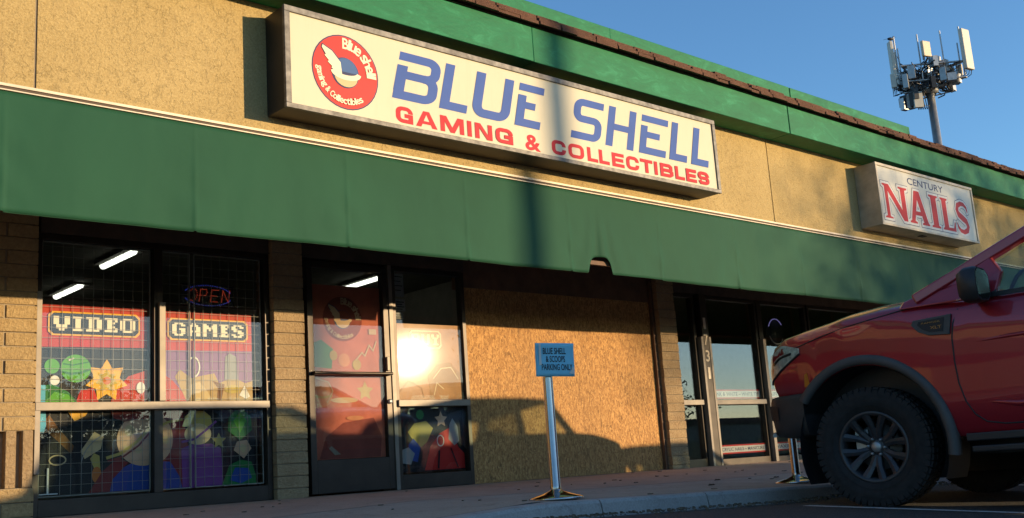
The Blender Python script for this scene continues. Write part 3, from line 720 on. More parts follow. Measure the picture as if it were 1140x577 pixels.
for outl in ([letN], letA, [letI], [letL], [letS]):
    for nm, mk, vs, fs in poly_glyph('g', outl, [(.036, 'i_navy', 'letter_outline'), (.029, 'i_pale', 'letter_border'), (.0, 'i_bred', 'red_lettering')], NY):
        parts.setdefault((nm, mk), MB()).add(vs, fs)
for (nm, mk), mb in parts.items():
    mb.v = [(x-12.93, y+1.6, z-2.676) for x, y, z in mb.v]; mb.build(nm, M[mk], ns)
ce = Ink(NY); ce.text('CENTURY', 12.418, 13.36, 3.272, 3.362, offset=.008); placed(ce, 'small_lettering', M['i_navy'], ns)
ld = MB().box(-.12, .0, -.19, -.12, -.006, -.001); ld.build('drain_plate', M['signblack'], ns)

# ============================================================ THINGS ON AND BEHIND THE GLASS
def panel(name, x0, x1, z0, z1, y, mat, parent=None, t=.002): return MB().box(x0, x1, y, y+t, z0, z1).build(name, mat, parent)
PY = .135
PIX = {'V': ['##..##','##..##','##..##','##..##','.####.','.####.','..##..'], 'I': ['####','.##.','.##.','.##.','.##.','.##.','####'], 'D': ['#####.','.##.##','.##.##','.##.##','.##.##','.##.##','#####.'],
       'E': ['#####','.##.#','.###.','.##..','.###.','.##.#','#####'], 'O': ['.####.','##..##','##..##','##..##','##..##','##..##','.####.'], 'G': ['.####.','##..##','##....','##.###','##..##','##..##','.####.'],
       'A': ['..##..','.####.','##..##','##..##','######','##..##','##..##'], 'M': ['##...##','###.###','#######','##.#.##','##...##','##...##','##...##'], 'S': ['.####.','##..##','###...','.####.','...###','##..##','.####.'],
       'B': ['#####.','##..##','##..##','#####.','##..##','##..##','#####.'], 'U': ['##..##','##..##','##..##','##..##','##..##','##..##','.####.'], 'Y': ['##..##','##..##','.####.','..##..','..##..','..##..','.####.']}
def pixtext(root, txt, x0, x1, z0, z1, y, cols, out=True):
    wtot = sum(len(PIX[c][0])+1 for c in txt)-1; mgx, mgz = (x1-x0)*.055, (z1-z0)*.20
    px = (x1-x0-2*mgx)/wtot; pz = (z1-z0-2*mgz)/7
    c_ = mgz*.8
    oct_ = lambda a, b, c, d, k: [(a+k, c), (b-k, c), (b, c+k), (b, d-k), (b-k, d), (a+k, d), (a, d-k), (a, c+k)]
    if cols[0]: i_ = Ink(y); i_.poly(oct_(x0, x1, z0, z1, c_)); i_.build('banner_border', M[cols[0]], root)
    if cols[1]: i_ = Ink(y-.0008); i_.poly(oct_(x0+.012, x1-.012, z0+.012, z1-.012, c_)); i_.build('banner_ground', M[cols[1]], root)
    mb = MB(); x = x0+mgx
    for c in txt:
        g = PIX[c]
        for r_, row in enumerate(g):
            k = 0
            while k < len(row):
                if row[k] == '#':
                    e = k
                    while e < len(row) and row[e] == '#': e += 1
                    mb.add([(x+k*px, y-.002, z1-mgz-(r_+1)*pz), (x+e*px, y-.002, z1-mgz-(r_+1)*pz), (x+e*px, y-.002, z1-mgz-r_*pz), (x+k*px, y-.002, z1-mgz-r_*pz)], [(0,1,2,3)])
                    k = e
                else: k += 1
        x += (len(g[0])+1)*px
    mb.build('pixel_lettering', M[cols[2]], root)
def shapes(root, y, items):          # plain printed shapes of a generic arcade-style collage
    for k, (nm, mk, kind, a) in enumerate(items):
        i_ = Ink(y-.0006*k, .0001)
        if kind == 'd': i_.disc(*a)
        elif kind == 'p': i_.poly(a)
        elif kind == 's': i_.stroke(a[0], a[1])
        i_.build(nm, M[mk], root)
def clipx(cx, cz, rx, rz, x0, x1, z0=-9, z1=9, n=40):       # ellipse trimmed to the sheet it is printed on
    return [(clamp(cx+rx*math.cos(2*math.pi*i/n), x0, x1), clamp(cz+rz*math.sin(2*math.pi*i/n), z0, z1)) for i in range(n)]
y_ = PY-.001
# upper left: VIDEO
x0, x1, z0, z1 = 2.678, 3.512, .822, 1.555
p = panel('video_poster', x0, x1, z0, z1, PY, M['i_dark']); tag(p, 'sunlit window poster reading VIDEO in pixel letters over a red band', 'poster')
def star(cx, cz, r_, r2=.5, n_=5): return [(cx+(r_ if i % 2 == 0 else r_*r2)*math.cos(R(90+180/n_*i)), cz+(r_ if i % 2 == 0 else r_*r2)*math.sin(R(90+180/n_*i))) for i in range(2*n_)]
shapes(p, y_, [('red_band', 'i_postred', 'p', [(x0,1.235),(x1,1.245),(x1,z1),(x0,z1)]),
  ('red_ray', 'i_bred', 'p', [(x0,1.36),(x0,1.40),(3.0,1.30),(3.0,1.28)]), ('red_ray', 'i_bred', 'p', [(3.2,1.28),(3.2,1.30),(3.5,1.40),(3.5,1.36)]), ('red_ray', 'i_bred', 'p', [(2.9,1.245),(3.05,1.30),(3.05,1.245)]),
  ('red_hill', 'i_postred', 'p', [(3.22,z0),(3.27,.92),(3.36,1.02),(3.512,1.07),(3.512,z0)]), ('red_hill', 'i_bred', 'p', [(2.96,z0),(2.99,.91),(3.09,.93),(3.13,z0)]),
  ('yellow_star', 'i_yellow', 'p', star(3.19, .985, .165, .62, 7)), ('star_core', 'i_gold', 'p', star(3.19, .985, .09, .62, 7)), ('star_core', 'i_orange', 'd', (3.19, .985, .032, .03)),
  ('green_planet', 'i_green', 'd', (2.955, 1.075, .112, .105)), ('planet_band', 'i_dgreen', 's', ([(2.85,1.05),(2.92,1.035),(3.0,1.045),(3.06,1.07)], .018)), ('planet_band', 'i_dgreen', 's', ([(2.86,1.11),(2.93,1.10),(3.05,1.125)], .010)),
  ('green_moon', 'i_green', 'd', (2.78, 1.09, .055, .055)), ('green_hill', 'i_dgreen', 'p', [(x0,z0),(x0,.93),(2.78,.96),(2.90,.90),(2.97,z0)]), ('green_hill', 'i_green', 'p', [(2.73,z0),(2.80,.90),(2.90,.88),(2.95,z0)]),
  ('teal_block', 'i_paperblue', 'p', [(x0,z0),(2.735,z0),(2.735,.95),(x0,.95)]), ('pale_moon', 'i_pale', 'd', (2.80,.985,.036,.036)), ('glint', 'i_pale', 's', ([(2.90,1.135),(2.94,1.152)], .010)), ('pale_disc', 'i_pale', 'd', (3.455,.93,.034,.045))])
pixtext(p, 'VIDEO', 2.745, 3.448, 1.322, 1.505, y_-.010, ('i_yellow', 'i_dark', 'i_cream'))
x0, x1, z0, z1 = 3.612, 4.425, .822, 1.548
p = panel('games_poster', x0, x1, z0, z1, PY, M['i_lilac']); tag(p, 'sunlit window poster reading GAMES in pixel letters above purple and gold shapes', 'poster')
shapes(p, y_, [('red_band', 'i_postred', 'p', [(x0,1.232),(x1,1.240),(x1,z1),(x0,z1)]), ('red_hill', 'i_postred', 'p', [(x0,z0),(x0,1.06),(3.72,.99),(3.80,.90),(3.84,z0)]),
  ('gold_rocks', 'i_sand2', 'p', [(3.84,z0),(3.74,1.02),(3.78,1.08),(3.88,1.01),(3.97,1.03),(4.08,1.05),(4.12,.97),(4.25,1.02),(4.36,.97),(4.425,.99),(4.425,z0)]),
  ('gold_rocks', 'i_sand', 'p', [(3.88,z0),(3.84,.95),(3.95,.98),(4.02,.90),(4.06,.83)]), ('gold_rocks', 'i_brown', 'p', [(4.06,.99),(4.11,.93),(4.10,.83),(4.14,.83),(4.17,.96)]),
  ('grey_tower', 'i_grey', 'p', [(4.17,1.0),(4.18,1.19),(4.22,1.22),(4.28,1.19),(4.29,1.0)]), ('pale_ring', 'i_pale', 's', ([(3.90+.05*math.cos(t/3),1.10+.08*math.sin(t/3)) for t in range(-4, 8)], .012)),
  ('gold_rocks', 'i_gold', 'd', (4.24,.92,.07,.035)), ('gold_rocks', 'i_pale', 'p', [(4.30,.87),(4.35,.95),(4.40,.86),(4.36,.84)])])
pixtext(p, 'GAMES', 3.675, 4.385, 1.315, 1.495, y_-.010, ('i_yellow', 'i_dark', 'i_cream'))
# lower panels
x0, x1, z0, z1 = 2.678, 3.532, .15, .752
p = panel('lower_window_poster', x0, x1, z0, z1, PY, M['i_dark']); tag(p, 'dark lower window poster with bronze shapes and half of a large pale globe', 'poster')
shapes(p, y_, [('bronze_girder', 'i_brown', 'p', [(2.74,.70),(2.77,.73),(2.83,.64),(2.95,.50),(2.93,.44),(2.82,.55),(2.76,.60)]), ('bronze_cone', 'i_tan', 'p', [(3.00,.46),(3.10,.60),(3.17,.56),(3.15,.47),(3.03,.40)]),
  ('gold_block', 'i_gold', 'p', [(3.07,.40),(3.10,.44),(3.14,.42),(3.15,.30),(3.10,.33)]), ('orange_orb', 'i_orange', 'd', (3.12,.28,.035,.06)),
  ('blue_dune', 'i_pblue', 'p', [(3.20,z0),(3.27,.30),(3.40,.36),(3.532,.37),(3.532,z0)]), ('red_dune', 'i_maroon', 'p', [(3.06,z0),(3.16,.30),(3.28,.40),(3.36,.36),(3.24,.24),(3.22,z0)]),
  ('pale_planet', 'i_peach', 'p', clipx(3.48, .53, .21, .20, x0, x1, z0, z1)), ('crater', 'i_tan', 'd', (3.37,.60,.040,.045)), ('crater', 'i_tan', 'd', (3.44,.45,.030,.028)), ('crater', 'i_tan', 'd', (3.34,.47,.018,.02)), ('planet_ring', 'i_gold', 's', ([(3.19,.40),(3.30,.43),(3.42,.51),(3.532,.62)], .022)), ('planet_ring', 'i_maroon', 's', ([(3.20,.375),(3.32,.405),(3.44,.485),(3.532,.585)], .014)),
  ('red_cloud', 'i_maroon', 'p', [(3.22,z1),(3.24,.70),(3.33,.67),(3.43,.69),(3.532,.68),(3.532,z1)]), ('teal_block', 'i_paperblue', 'p', [(x0,.60),(x0,z1),(2.74,z1),(2.745,.66),(2.73,.60)]),
  ('yellow_flash', 'i_yellow', 'p', [(2.90,z1),(2.95,.68),(3.03,.72),(3.05,z1)]), ('pale_ring', 'i_tan', 's', (arc(2.83,.40,.06,.035,0,360,18), .010)), ('pale_arc', 'i_grey', 's', (arc(3.30,.34,.30,.26,110,175,10), .006))])
x0, x1, z0, z1 = 3.608, 4.445, .14, .752
p = panel('lower_window_poster', x0, x1, z0, z1, PY, M['i_dark']); tag(p, 'dark lower window poster with purple, green and pale round shapes', 'poster')
shapes(p, y_, [('maroon_ground', 'i_maroon', 'p', [(x0,z0),(x0,z1),(3.80,z1),(3.84,.5),(3.98,z0)]), ('purple_dune', 'i_purple', 'p', [(3.80,z0),(3.79,.45),(3.88,.48),(4.05,.48),(4.13,.44),(4.15,z0)]),
  ('blue_dune', 'i_pblue', 'p', [(x0,z0),(x0,.36),(3.70,.35),(3.77,.24),(3.80,z0)]), ('pale_planet', 'i_peach', 'p', clipx(3.58, .53, .14, .18, x0, x1, z0, z1)), ('planet_ring', 'i_gold', 's', ([(x0,.63),(3.68,.66),(3.80,.68)], .020)), ('crater', 'i_tan', 'd', (3.66,.52,.028,.032)),
  ('gold_dome', 'i_gold', 'p', [(3.80,.62),(3.82,.70),(3.88,.745),(3.98,.745),(4.04,.70),(4.06,.62)]), ('tan_orb', 'i_tan', 'd', (3.93, .56, .115, .085)), ('orb_ring', 'i_purple', 's', ([(3.79,.50),(3.90,.52),(4.0,.59),(4.09,.66)], .018)), ('orb_glint', 'i_cream', 'd', (3.89,.60,.02,.016)),
  ('gold_star', 'i_gold', 'p', star(4.11,.50,.065)), ('green_dune', 'i_dgreen', 'p', [(4.13,z0),(4.20,.30),(4.30,.34),(4.40,.32),(4.44,.20),(4.44,z0)]), ('green_gem', 'i_dgreen', 'p', [(4.19,.58),(4.20,.69),(4.26,.745),(4.34,.74),(4.40,.69),(4.41,.58),(4.30,.50)]),
  ('green_facet', 'i_green', 'p', [(4.24,.66),(4.30,.73),(4.36,.66),(4.30,.56)]), ('tan_gem', 'i_peach', 'p', [(4.24,.42),(4.27,.49),(4.36,.50),(4.40,.43),(4.33,.35)]), ('gem_facet', 'i_tan', 'p', [(4.29,.43),(4.31,.47),(4.36,.45),(4.33,.39)]), ('blue_gem', 'i_pblue', 'p', [(4.20,.18),(4.25,.28),(4.37,.27),(4.40,.19),(4.30,.15)])])
# door film; panes and printed sheets are turned slightly to place the sun glare
def tilt_for_glare(o, xc):
    for q in [o]+list(o.children_recursive):
        dx = q.matrix_world.translation.x if q.parent is None else 0
        for v in q.data.vertices: v.co.y -= (v.co.x+(6 if 'pane' in q.name else 0)-xc)*.0323
p = panel('door_film', 4.99, 5.736, .305, 1.86, .110, M['film_red']); tag(p, 'faded red printed film on the glass door with a round emblem', 'window film')
e = Ink(.109); e.disc(5.33, 1.555, .205, .205); e.build('emblem_ground', M['film_maroon'], p)
M['i_fm'] = M['film_maroon']; M['i_ft'] = M['film_tan2'] = film('pale_emblem_film', (.55,.38,.24), .25, 0)
emblem(p, .108, 5.33, 1.555, .74, ('i_ft', 'i_fm', 'i_ft', 'i_ft'))
shapes(p, .109, [('green_patch', 'film_dgreen', 'p', [(4.99,1.12),(5.02,1.33),(5.10,1.36),(5.22,1.28),(5.20,1.10)]), ('dark_patch', 'film_maroon', 'p', [(5.05,.31),(5.12,.50),(5.30,.62),(5.62,.66),(5.70,.50),(5.68,.31)]),
  ('gold_star', 'film_gold', 'p', star(5.54,.90,.09)), ('orange_orb', 'film_orange', 'd', (5.10,.88,.10,.12)), ('orb_band', 'film_gold', 's', ([(5.01,.86),(5.10,.845),(5.19,.86)], .020)), ('tan_lens', 'film_tan2', 'd', (5.32,.82,.14,.025)), ('orange_orb', 'film_orange', 'd', (5.33,1.18,.06,.06)), ('gold_orb', 'film_gold', 'd', (5.46,1.14,.045,.05)), ('gold_orb', 'film_gold', 'd', (5.22,1.22,.04,.045)),
  ('pale_bolt', 'film_tan2', 's', ([(5.45,1.18),(5.52,1.25),(5.55,1.22),(5.60,1.32),(5.64,1.27),(5.68,1.36)], .012)), ('pale_chip', 'film_grey', 'p', [(5.14,.40),(5.20,.34),(5.26,.345),(5.17,.42)]), ('orange_lens', 'film_orange', 'd', (5.42,.66,.09,.02)), ('pale_arc', 'film_tan2', 's', ([(5.02,1.02),(5.16,.98),(5.20,.90),(5.14,.80)], .008)), ('pale_chip', 'film_tan2', 'p', [(5.60,1.42),(5.68,1.42),(5.68,1.47),(5.60,1.47)])])
tilt_for_glare(p, 5.36); tilt_for_glare([c for c in door.children if c.name.startswith('pane')][0], 5.36)
# side light film
p = panel('sidelight_film', 5.90, 6.696, .815, 1.545, .118, M['film_tan']); tag(p, 'sunlit tan window film reading BUY beside the door', 'window film')
M['i_fc'] = M['film_cream']; M['i_fs'] = M['film_sand']
pixtext(p, 'BUY', 6.085, 6.46, 1.31, 1.485, .1165, ('i_fc', 'i_fs', 'i_fc'))
shapes(p, .1165, [('tan_dune', 'film_sand', 'p', [(6.30,.83),(6.28,1.05),(6.40,1.16),(6.55,1.18),(6.66,1.08),(6.69,.95),(6.69,.83)]), ('tan_line', 'film_cream', 's', ([(6.34,1.02),(6.44,1.12),(6.56,1.13),(6.64,1.02)], .008)), ('tan_line', 'film_cream', 's', ([(6.34,.86),(6.38,.98),(6.46,.92)], .008)), ('tan_line', 'film_sand', 's', ([(5.95,.90),(6.05,1.0),(6.2,.93),(6.22,.84)], .008))])
tilt_for_glare(p, 6.3); tilt_for_glare([c for c in w2.children if c.name.startswith('pane')][0], 6.3)
p = panel('lower_sidelight_poster', 5.90, 6.696, .15, .75, .135, M['i_dark']); tag(p, 'dark poster with red, blue and gold shapes below the sill beside the door', 'poster')
shapes(p, .134, [('red_rock', 'i_bred', 'p', [(6.20,.16),(6.28,.38),(6.40,.50),(6.52,.55),(6.62,.36),(6.69,.30),(6.69,.16)]), ('gold_rock', 'i_gold', 'p', [(6.02,.52),(6.10,.60),(6.24,.62),(6.32,.55),(6.24,.42),(6.14,.36)]),
  ('blue_rock', 'i_pblue', 'p', [(6.02,.40),(6.08,.46),(6.16,.38),(6.12,.24),(6.04,.26)]), ('pale_gem', 'i_grey', 'p', [(5.92,.24),(5.95,.36),(6.02,.38),(6.09,.32),(6.04,.22)]), ('pale_gem', 'i_grey', 'p', [(6.50,.44),(6.52,.58),(6.56,.64),(6.62,.56),(6.63,.42),(6.57,.38)]),
  ('tan_star', 'i_peach', 'p', star(6.42,.63,.08)), ('green_orb', 'i_dgreen', 'd', (6.17,.68,.045,.045)), ('pale_ring', 'i_pale', 's', (arc(6.40,.43,.04,.05,0,360,16), .010)), ('dark_cleft', 'i_dark', 's', ([(6.38,.34),(6.36,.17)], .02)), ('dark_cleft', 'i_dark', 's', ([(6.52,.36),(6.60,.17)], .014))])
for (a, b, c, d, nm, lb) in ((5.92, 6.04, 1.80, 2.02, 'notice', 'dim white notice taped high inside the sidelight, topmost of three'), (5.925, 6.05, 1.66, 1.775, 'notice', 'dim white notice inside the sidelight, middle one of three'), (5.90, 6.02, 1.585, 1.65, 'notice', 'small pale notice just above the tan BUY film')):
    q = panel(nm, a, b, c, d, .118, M['i_grey']); tag(q, lb, 'notice', 'notices in the sidelight')
    l_ = Ink(.1175)
    for r_ in range(4): l_.rect(a+.015, b-.015-.02*(r_ % 2), d-.03-r_*(d-c)*.2, d-.022-r_*(d-c)*.2)
    l_.build('print', M['i_dark'], q)
# wire security grids behind the glass
def grid(x0, x1, z0, z1, y, lb, sp=.0775):
    g = thing('wire_grid', lb, 'grid panel', ((x0+x1)/2, y, z0), group='wire grids behind the big window'); X = (x0+x1)/2
    fr = MB(); fr.tube([(x0-X, 0, 0), (x0-X, 0, z1-z0)], .006, 6); fr.tube([(x1-X, 0, 0), (x1-X, 0, z1-z0)], .006, 6); fr.tube([(x0-X, 0, z1-z0), (x1-X, 0, z1-z0)], .006, 6); fr.tube([(x0-X, 0, 0), (x1-X, 0, 0)], .006, 6)
    fr.build('rim', M['wire'], g); wm = MB(); x = x0+sp
    while x < x1-.01: wm.box(x-X-.0011, x-X+.0011, -.002, .002, 0, z1-z0); x += sp
    z = sp
    while z < z1-z0-.01: wm.box(x0-X, x1-X, -.004, -.0005, z-.0011, z+.0011); z += sp
    wm.build('wires', M['wire'], g)
grid(2.69, 3.525, .14, 2.03, .116, 'steel wire grid behind the left half of the big window')
grid(3.615, 3.86, .14, 2.03, .116, 'narrow steel wire grid right of the window mullion')
grid(3.90, 4.50, .14, 2.03, .116, 'steel wire grid behind the OPEN sign')
# OPEN sign of small lamps
op = thing('open_sign', 'black LED sign spelling OPEN in red dots inside a blue dotted ring', 'sign', (4.06, .150, 1.70))
MB().box(-.255, .215, .0, .02, -.095, .095).build('board', M['blackplastic'], op, bevel=.004)
def dots(pts, sp):
    out = []; acc = 0
    for a, b in zip(pts[:-1], pts[1:]):
        a = Vector(a); b = Vector(b); L = (b-a).length; k = max(1, int(L/sp))
        out += [a+(b-a)*i/k for i in range(k)]
    return out+[Vector(pts[-1])]
rd_ = MB(); sx0 = -.20
for ch, strokes in (('O', [arc(.040, .05, .036, .05, 0, 360, 16)]), ('P', [[(0,0),(0,.1),(.05,.1),(.062,.075),(.05,.05),(0,.05)]]), ('E', [[(.06,.1),(0,.1),(0,0),(.06,0)], [(0,.05),(.045,.05)]]), ('N', [[(0,0),(0,.1),(.062,0),(.062,.1)]])):
    for st in strokes:
        for q in dots(st, .0105): rd_.box(sx0+q[0]+q[1]*.15-.0022, sx0+q[0]+q[1]*.15+.0022, -.006, -.001, q[1]-.05-.0022, q[1]-.05+.0022)
    sx0 += .10
rd_.build('red_lamps', M['ledred'], op)
bd = MB()
for i in range(64):
    t = 2*math.pi*i/64; x, z = -.02+.215*math.cos(t), .085*math.sin(t)
    if abs(z) > .03: bd.box(x-.0022, x+.0022, -.006, -.001, z-.0022, z+.0022)
bd.build('blue_lamps', M['ledblue'], op)
# white stand at the foot of the window
st = thing('display_stand', 'small white display stand behind the dark lower window poster corner', 'stand', (2.76, .122, .155))
MB().box(-.06, .07, -.010, .010, 0, .008).build('foot', M['white'], st); MB().tube([(0, 0, .008), (0, 0, .19)], .008).build('upright', M['white'], st)
# strips across the nail salon glass
def strip(x0, x1, z0, z1, txt, lb):
    s_ = panel('window_strip', x0, x1, z0, z1, .106, M['i_pale']); tag(s_, lb, 'window lettering')
    r_ = Ink(.1055); r_.rect(x0, x1, z0, z0+.018); r_.rect(x0, x1, z1-.018, z1); r_.build('red_border', M['i_bred'], s_)
    t_ = Ink(.1055); t_.text(txt, x0+.03, x1-.03, z0+.034, z1-.034, offset=.012); t_.build('lettering', M['i_navy'], s_)
strip(10.65, 11.64, .80, .915, 'PINK & WHITE ~ WHITE TIP', 'white strip reading PINK & WHITE, WHITE TIP above the salon sill')
strip(10.65, 11.64, .125, .235, 'ACRYLIC NAILS ~ MANICURE', 'white strip reading ACRYLIC NAILS, MANICURE low on the salon glass')
strip(11.81, 12.81, .80, .915, 'AIRBRUSH ~ GEL', 'white strip with red borders above the sill, half hidden by the pickup')
strip(11.81, 12.81, .125, .235, 'WAXING ~ FACIAL', 'white strip reading WAXING, FACIAL low on the glass behind the pickup')
# house number down the mullion
hn = thing('house_number', 'pale metal house number 1731 running down the dark mullion', 'number', (10.503, .0, 1.1))
for i, (c, z) in enumerate((('1', 1.715), ('7', 1.515), ('3', 1.315), ('1', 1.105))):
    vs, fs = glyphs(c, -.022 if c == '1' else -.036, .022 if c == '1' else .036, z-.07-1.1, z+.07-1.1, 0, offset=.012)
    mb = MB().add([(x, .002, zz) for x, y, zz in vs], fs); o = mb.build('digit', M['trim'], hn)
    sl = o.modifiers.new('t', 'SOLIDIFY'); sl.thickness = .006; sl.offset = 1
# ring lamp in the salon; a faint glow is put into its violet arc
nr = thing('ring_sign', 'round ring sign with a faintly glowing arc and a pale arc hanging in the salon window', 'sign', (12.25, .16, 1.70))
MB().tube([(.17*math.cos(t/8*math.pi*.5), 0, .17*math.sin(t/8*math.pi*.5)) for t in range(3, 15)], .005, 8).build('ring_tube', M['ringlamp'], nr)
MB().tube([(.17*math.cos(t/8*math.pi*.5), 0, .17*math.sin(t/8*math.pi*.5)) for t in range(18, 30)], .006, 8).build('ring_tube', M['white'], nr)
MB().lathe([(.0, .02), (.205, .02), (.205, .035), (0, .035)], (0,0,0), 'y', 32).build('board', M['blackplastic'], nr)
# plywood board
ob = MB().box(6.758, 9.595, .10, .118, .0, 1.938)
ob = ob.build('strand_board', M['osb']); tag(ob, 'large sunlit strand board panel closing the opening between door and pilaster', 'board')
# ceiling lamps and furniture in the shop
def tube_lamp(x, y, lb, L=.92):
    t = thing('ceiling_lamp', lb, 'lamp', (x, y, 2.86), R(90-42) if False else 0, 'tube lamps on the shop ceiling')
    MB().box(-.11, .11, -L/2, L/2, -.03, -.001).build('housing', M['room'], t)
    d_ = MB(); d_.tube([(0, -L/2+.01, -.035), (0, L/2-.01, -.035)], .042, 10); d_.build('diffuser', M['lampwhite'], t)
for (x, y, lb) in ((4.83, 4.0, 'lit tube lamp seen high through the left half of the big window, the longer one'), (5.03, 6.15, 'lit tube lamp seen lower and farther back through the big window'),
                   (8.37, 4.2, 'lit tube lamp seen through the upper glass of the door'), (8.64, 6.2, 'lit tube lamp farthest back, cut by the door frame')):
    tube_lamp(x, y, lb)
sp_ = thing('spot_lamp', 'small round lit ceiling lamp above the wire grid in the big window', 'lamp', (4.6, 2.84, 2.86))
MB().lathe([(.10, -.03), (.11, 0)], (0,0,0), 'z', 24).build('ring', M['room'], sp_); MB().lathe([(0, -.02), (.085, -.02), (.085, -.01)], (0,0,0), 'z', 24).build('lens', M['lampwhite'], sp_)
cb = MB(); cb.box(-.9, .9, -.25, .25, 0, 1.25); o = thing('display_counter', 'dark counter inside the shop behind the posters', 'counter', (6.6, 2.9, -.10))
cb.build('body', M['woodbrown'], o, bevel=.01); MB().box(-.95, .95, -.3, .3, 1.25, 1.29).build('top', M['signgrey'], o)

# ============================================================ STANCHIONS AND THE PARKING NOTICE
def stanchion(x, y, lb):
    t = thing('stanchion', lb, 'stanchion', (x, y, sw(x, y)+.001), group='steel stanchions along the kerb')
    MB().lathe([(0, .002), (.178, .002), (.180, .010), (.172, .016), (.10, .036), (.045, .055), (.034, .066)], n=48).build('base', M['chrome2'], t)
    MB().lathe([(.034, .060), (.036, .085), (.0335, .090), (.0325, .90), (.0325, .91)], n=32).build('post', M['chrome'], t)
    MB().lathe([(.034, .905), (.039, .912), (.039, .962), (.031, .976), (0, .980)], n=32).build('cap', M['blackplastic'], t)
    bb = MB(); bb.box(-.014, .014, -.0405, -.035, .918, .955); bb.box(-.014, .014, .035, .0405, .918, .955); bb.build('belt_slot', M['steel'], t)
    return t
s1 = stanchion(4.965, -2.88, 'chrome stanchion on the kerb edge carrying the blue parking notice')
s2 = stanchion(7.86, -2.80, 'chrome stanchion half hidden by the front bumper of the red pickup')
pn = thing('parking_notice', 'light blue paper notice reading BLUE SHELL & SCOOPS PARKING ONLY on a stanchion', 'notice', (4.985, -2.945, .80), R(32-42))
pn.rotation_euler = (0, R(2.0), R(-24))
pv = MB(); gx = rng(-.138, .138, .023); gz_ = rng(-.105, .118, .0223)
pv.add([(x, .010*(x/.138)**2*(1 if x > 0 else .5)+.003*math.sin(z*30), z) for z in gz_ for x in gx], [(j*len(gx)+i, j*len(gx)+i+1, (j+1)*len(gx)+i+1, (j+1)*len(gx)+i) for j in range(len(gz_)-1) for i in range(len(gx)-1)], True)
sheet_ = pv.build('sheet', M['i_noticeblue'], pn)
q = sheet_.modifiers.new('t', 'SOLIDIFY'); q.thickness = .0012; q.offset = 1
def onpaper(mb): mb.v = [(x, .010*(x/.138)**2*(1 if x > 0 else .5)+.003*math.sin(z*30)+y, z) for x, y, z in mb.v]; return mb
ip = Ink(-.0022, 0)
ip.text('BLUE SHELL', -.085, .078, .044, .086, offset=.016); ip.text('& SCOOPS', -.066, .070, -.010, .032, offset=.016); ip.text('PARKING ONLY', -.098, .122, -.064, -.022, offset=.016)
onpaper(ip.mb).build('lettering', M['black'], pn)
tp = MB(); tp.add([(.095, -.003, -.085), (.135, -.003, -.09), (.137, -.003, -.04), (.118, -.003, -.045), (.112, -.003, -.062)], [(0,1,2,3,4)])
tp.add([(-.115, -.003, -.03), (-.098, -.003, -.03), (-.100, -.003, .115), (-.114, -.003, .116)], [(0,1,2,3)])
onpaper(tp).build('tape', M['i_pale'], pn)

# ============================================================ VEHICLES
def loft(secs, close_ends=True, mirror=True):
    mb = MB(); rings = []
    for u, pts in secs:
        ring = [(s, -u, z) for s, z in pts]
        if mirror: ring = ring+[(-s, -u, z) for s, z in reversed(pts) if abs(s) > 1e-6]
        rings.append(ring)
    n = len(rings[0]); vs = [p for r_ in rings for p in r_]
    mb.add(vs, [(i*n+k, i*n+(k+1) % n, (i+1)*n+(k+1) % n, (i+1)*n+k) for i in range(len(rings)-1) for k in range(n)], True)
    if close_ends: mb.add(rings[0], [tuple(range(n))]); mb.add(rings[-1], [tuple(range(n))])
    return mb
def interp(tab, u):
    for a, b in zip(tab[:-1], tab[1:]):
        if a[0] <= u <= b[0]:
            t = (u-a[0])/(b[0]-a[0]); t2 = t*t*(3-2*t)*.35+t*.65
            return [a[k]+(b[k]-a[k])*t2 for k in range(1, len(a))]
    return list(tab[0][1:] if u < tab[0][0] else tab[-1][1:])
def section(hw_, zb, zs, zt):
    return [(0, zb), (hw_-.14, zb), (hw_-.05, zb+.015), (hw_-.018, zb+.06), (hw_-.003, zb+(zs-zb)*.30), (hw_, zb+(zs-zb)*.55), (hw_-.010, zb+(zs-zb)*.74), (hw_-.026, zs-.075),
            (hw_-.055, zs-.022), (hw_-.105, zs+.004), (hw_-.20, zs+(zt-zs)*.45), (hw_*.55, zt), (hw_*.3, zt+.004), (0, zt+.006)]
def flank(tab, u, z):
    pts = section(*interp(tab, u))
    for a, b in zip(pts[3:], pts[4:]):
        if (a[1] <= z <= b[1]): t = (z-a[1])/max(1e-6, b[1]-a[1]); return a[0]+(b[0]-a[0])*t
    return pts[5][0]
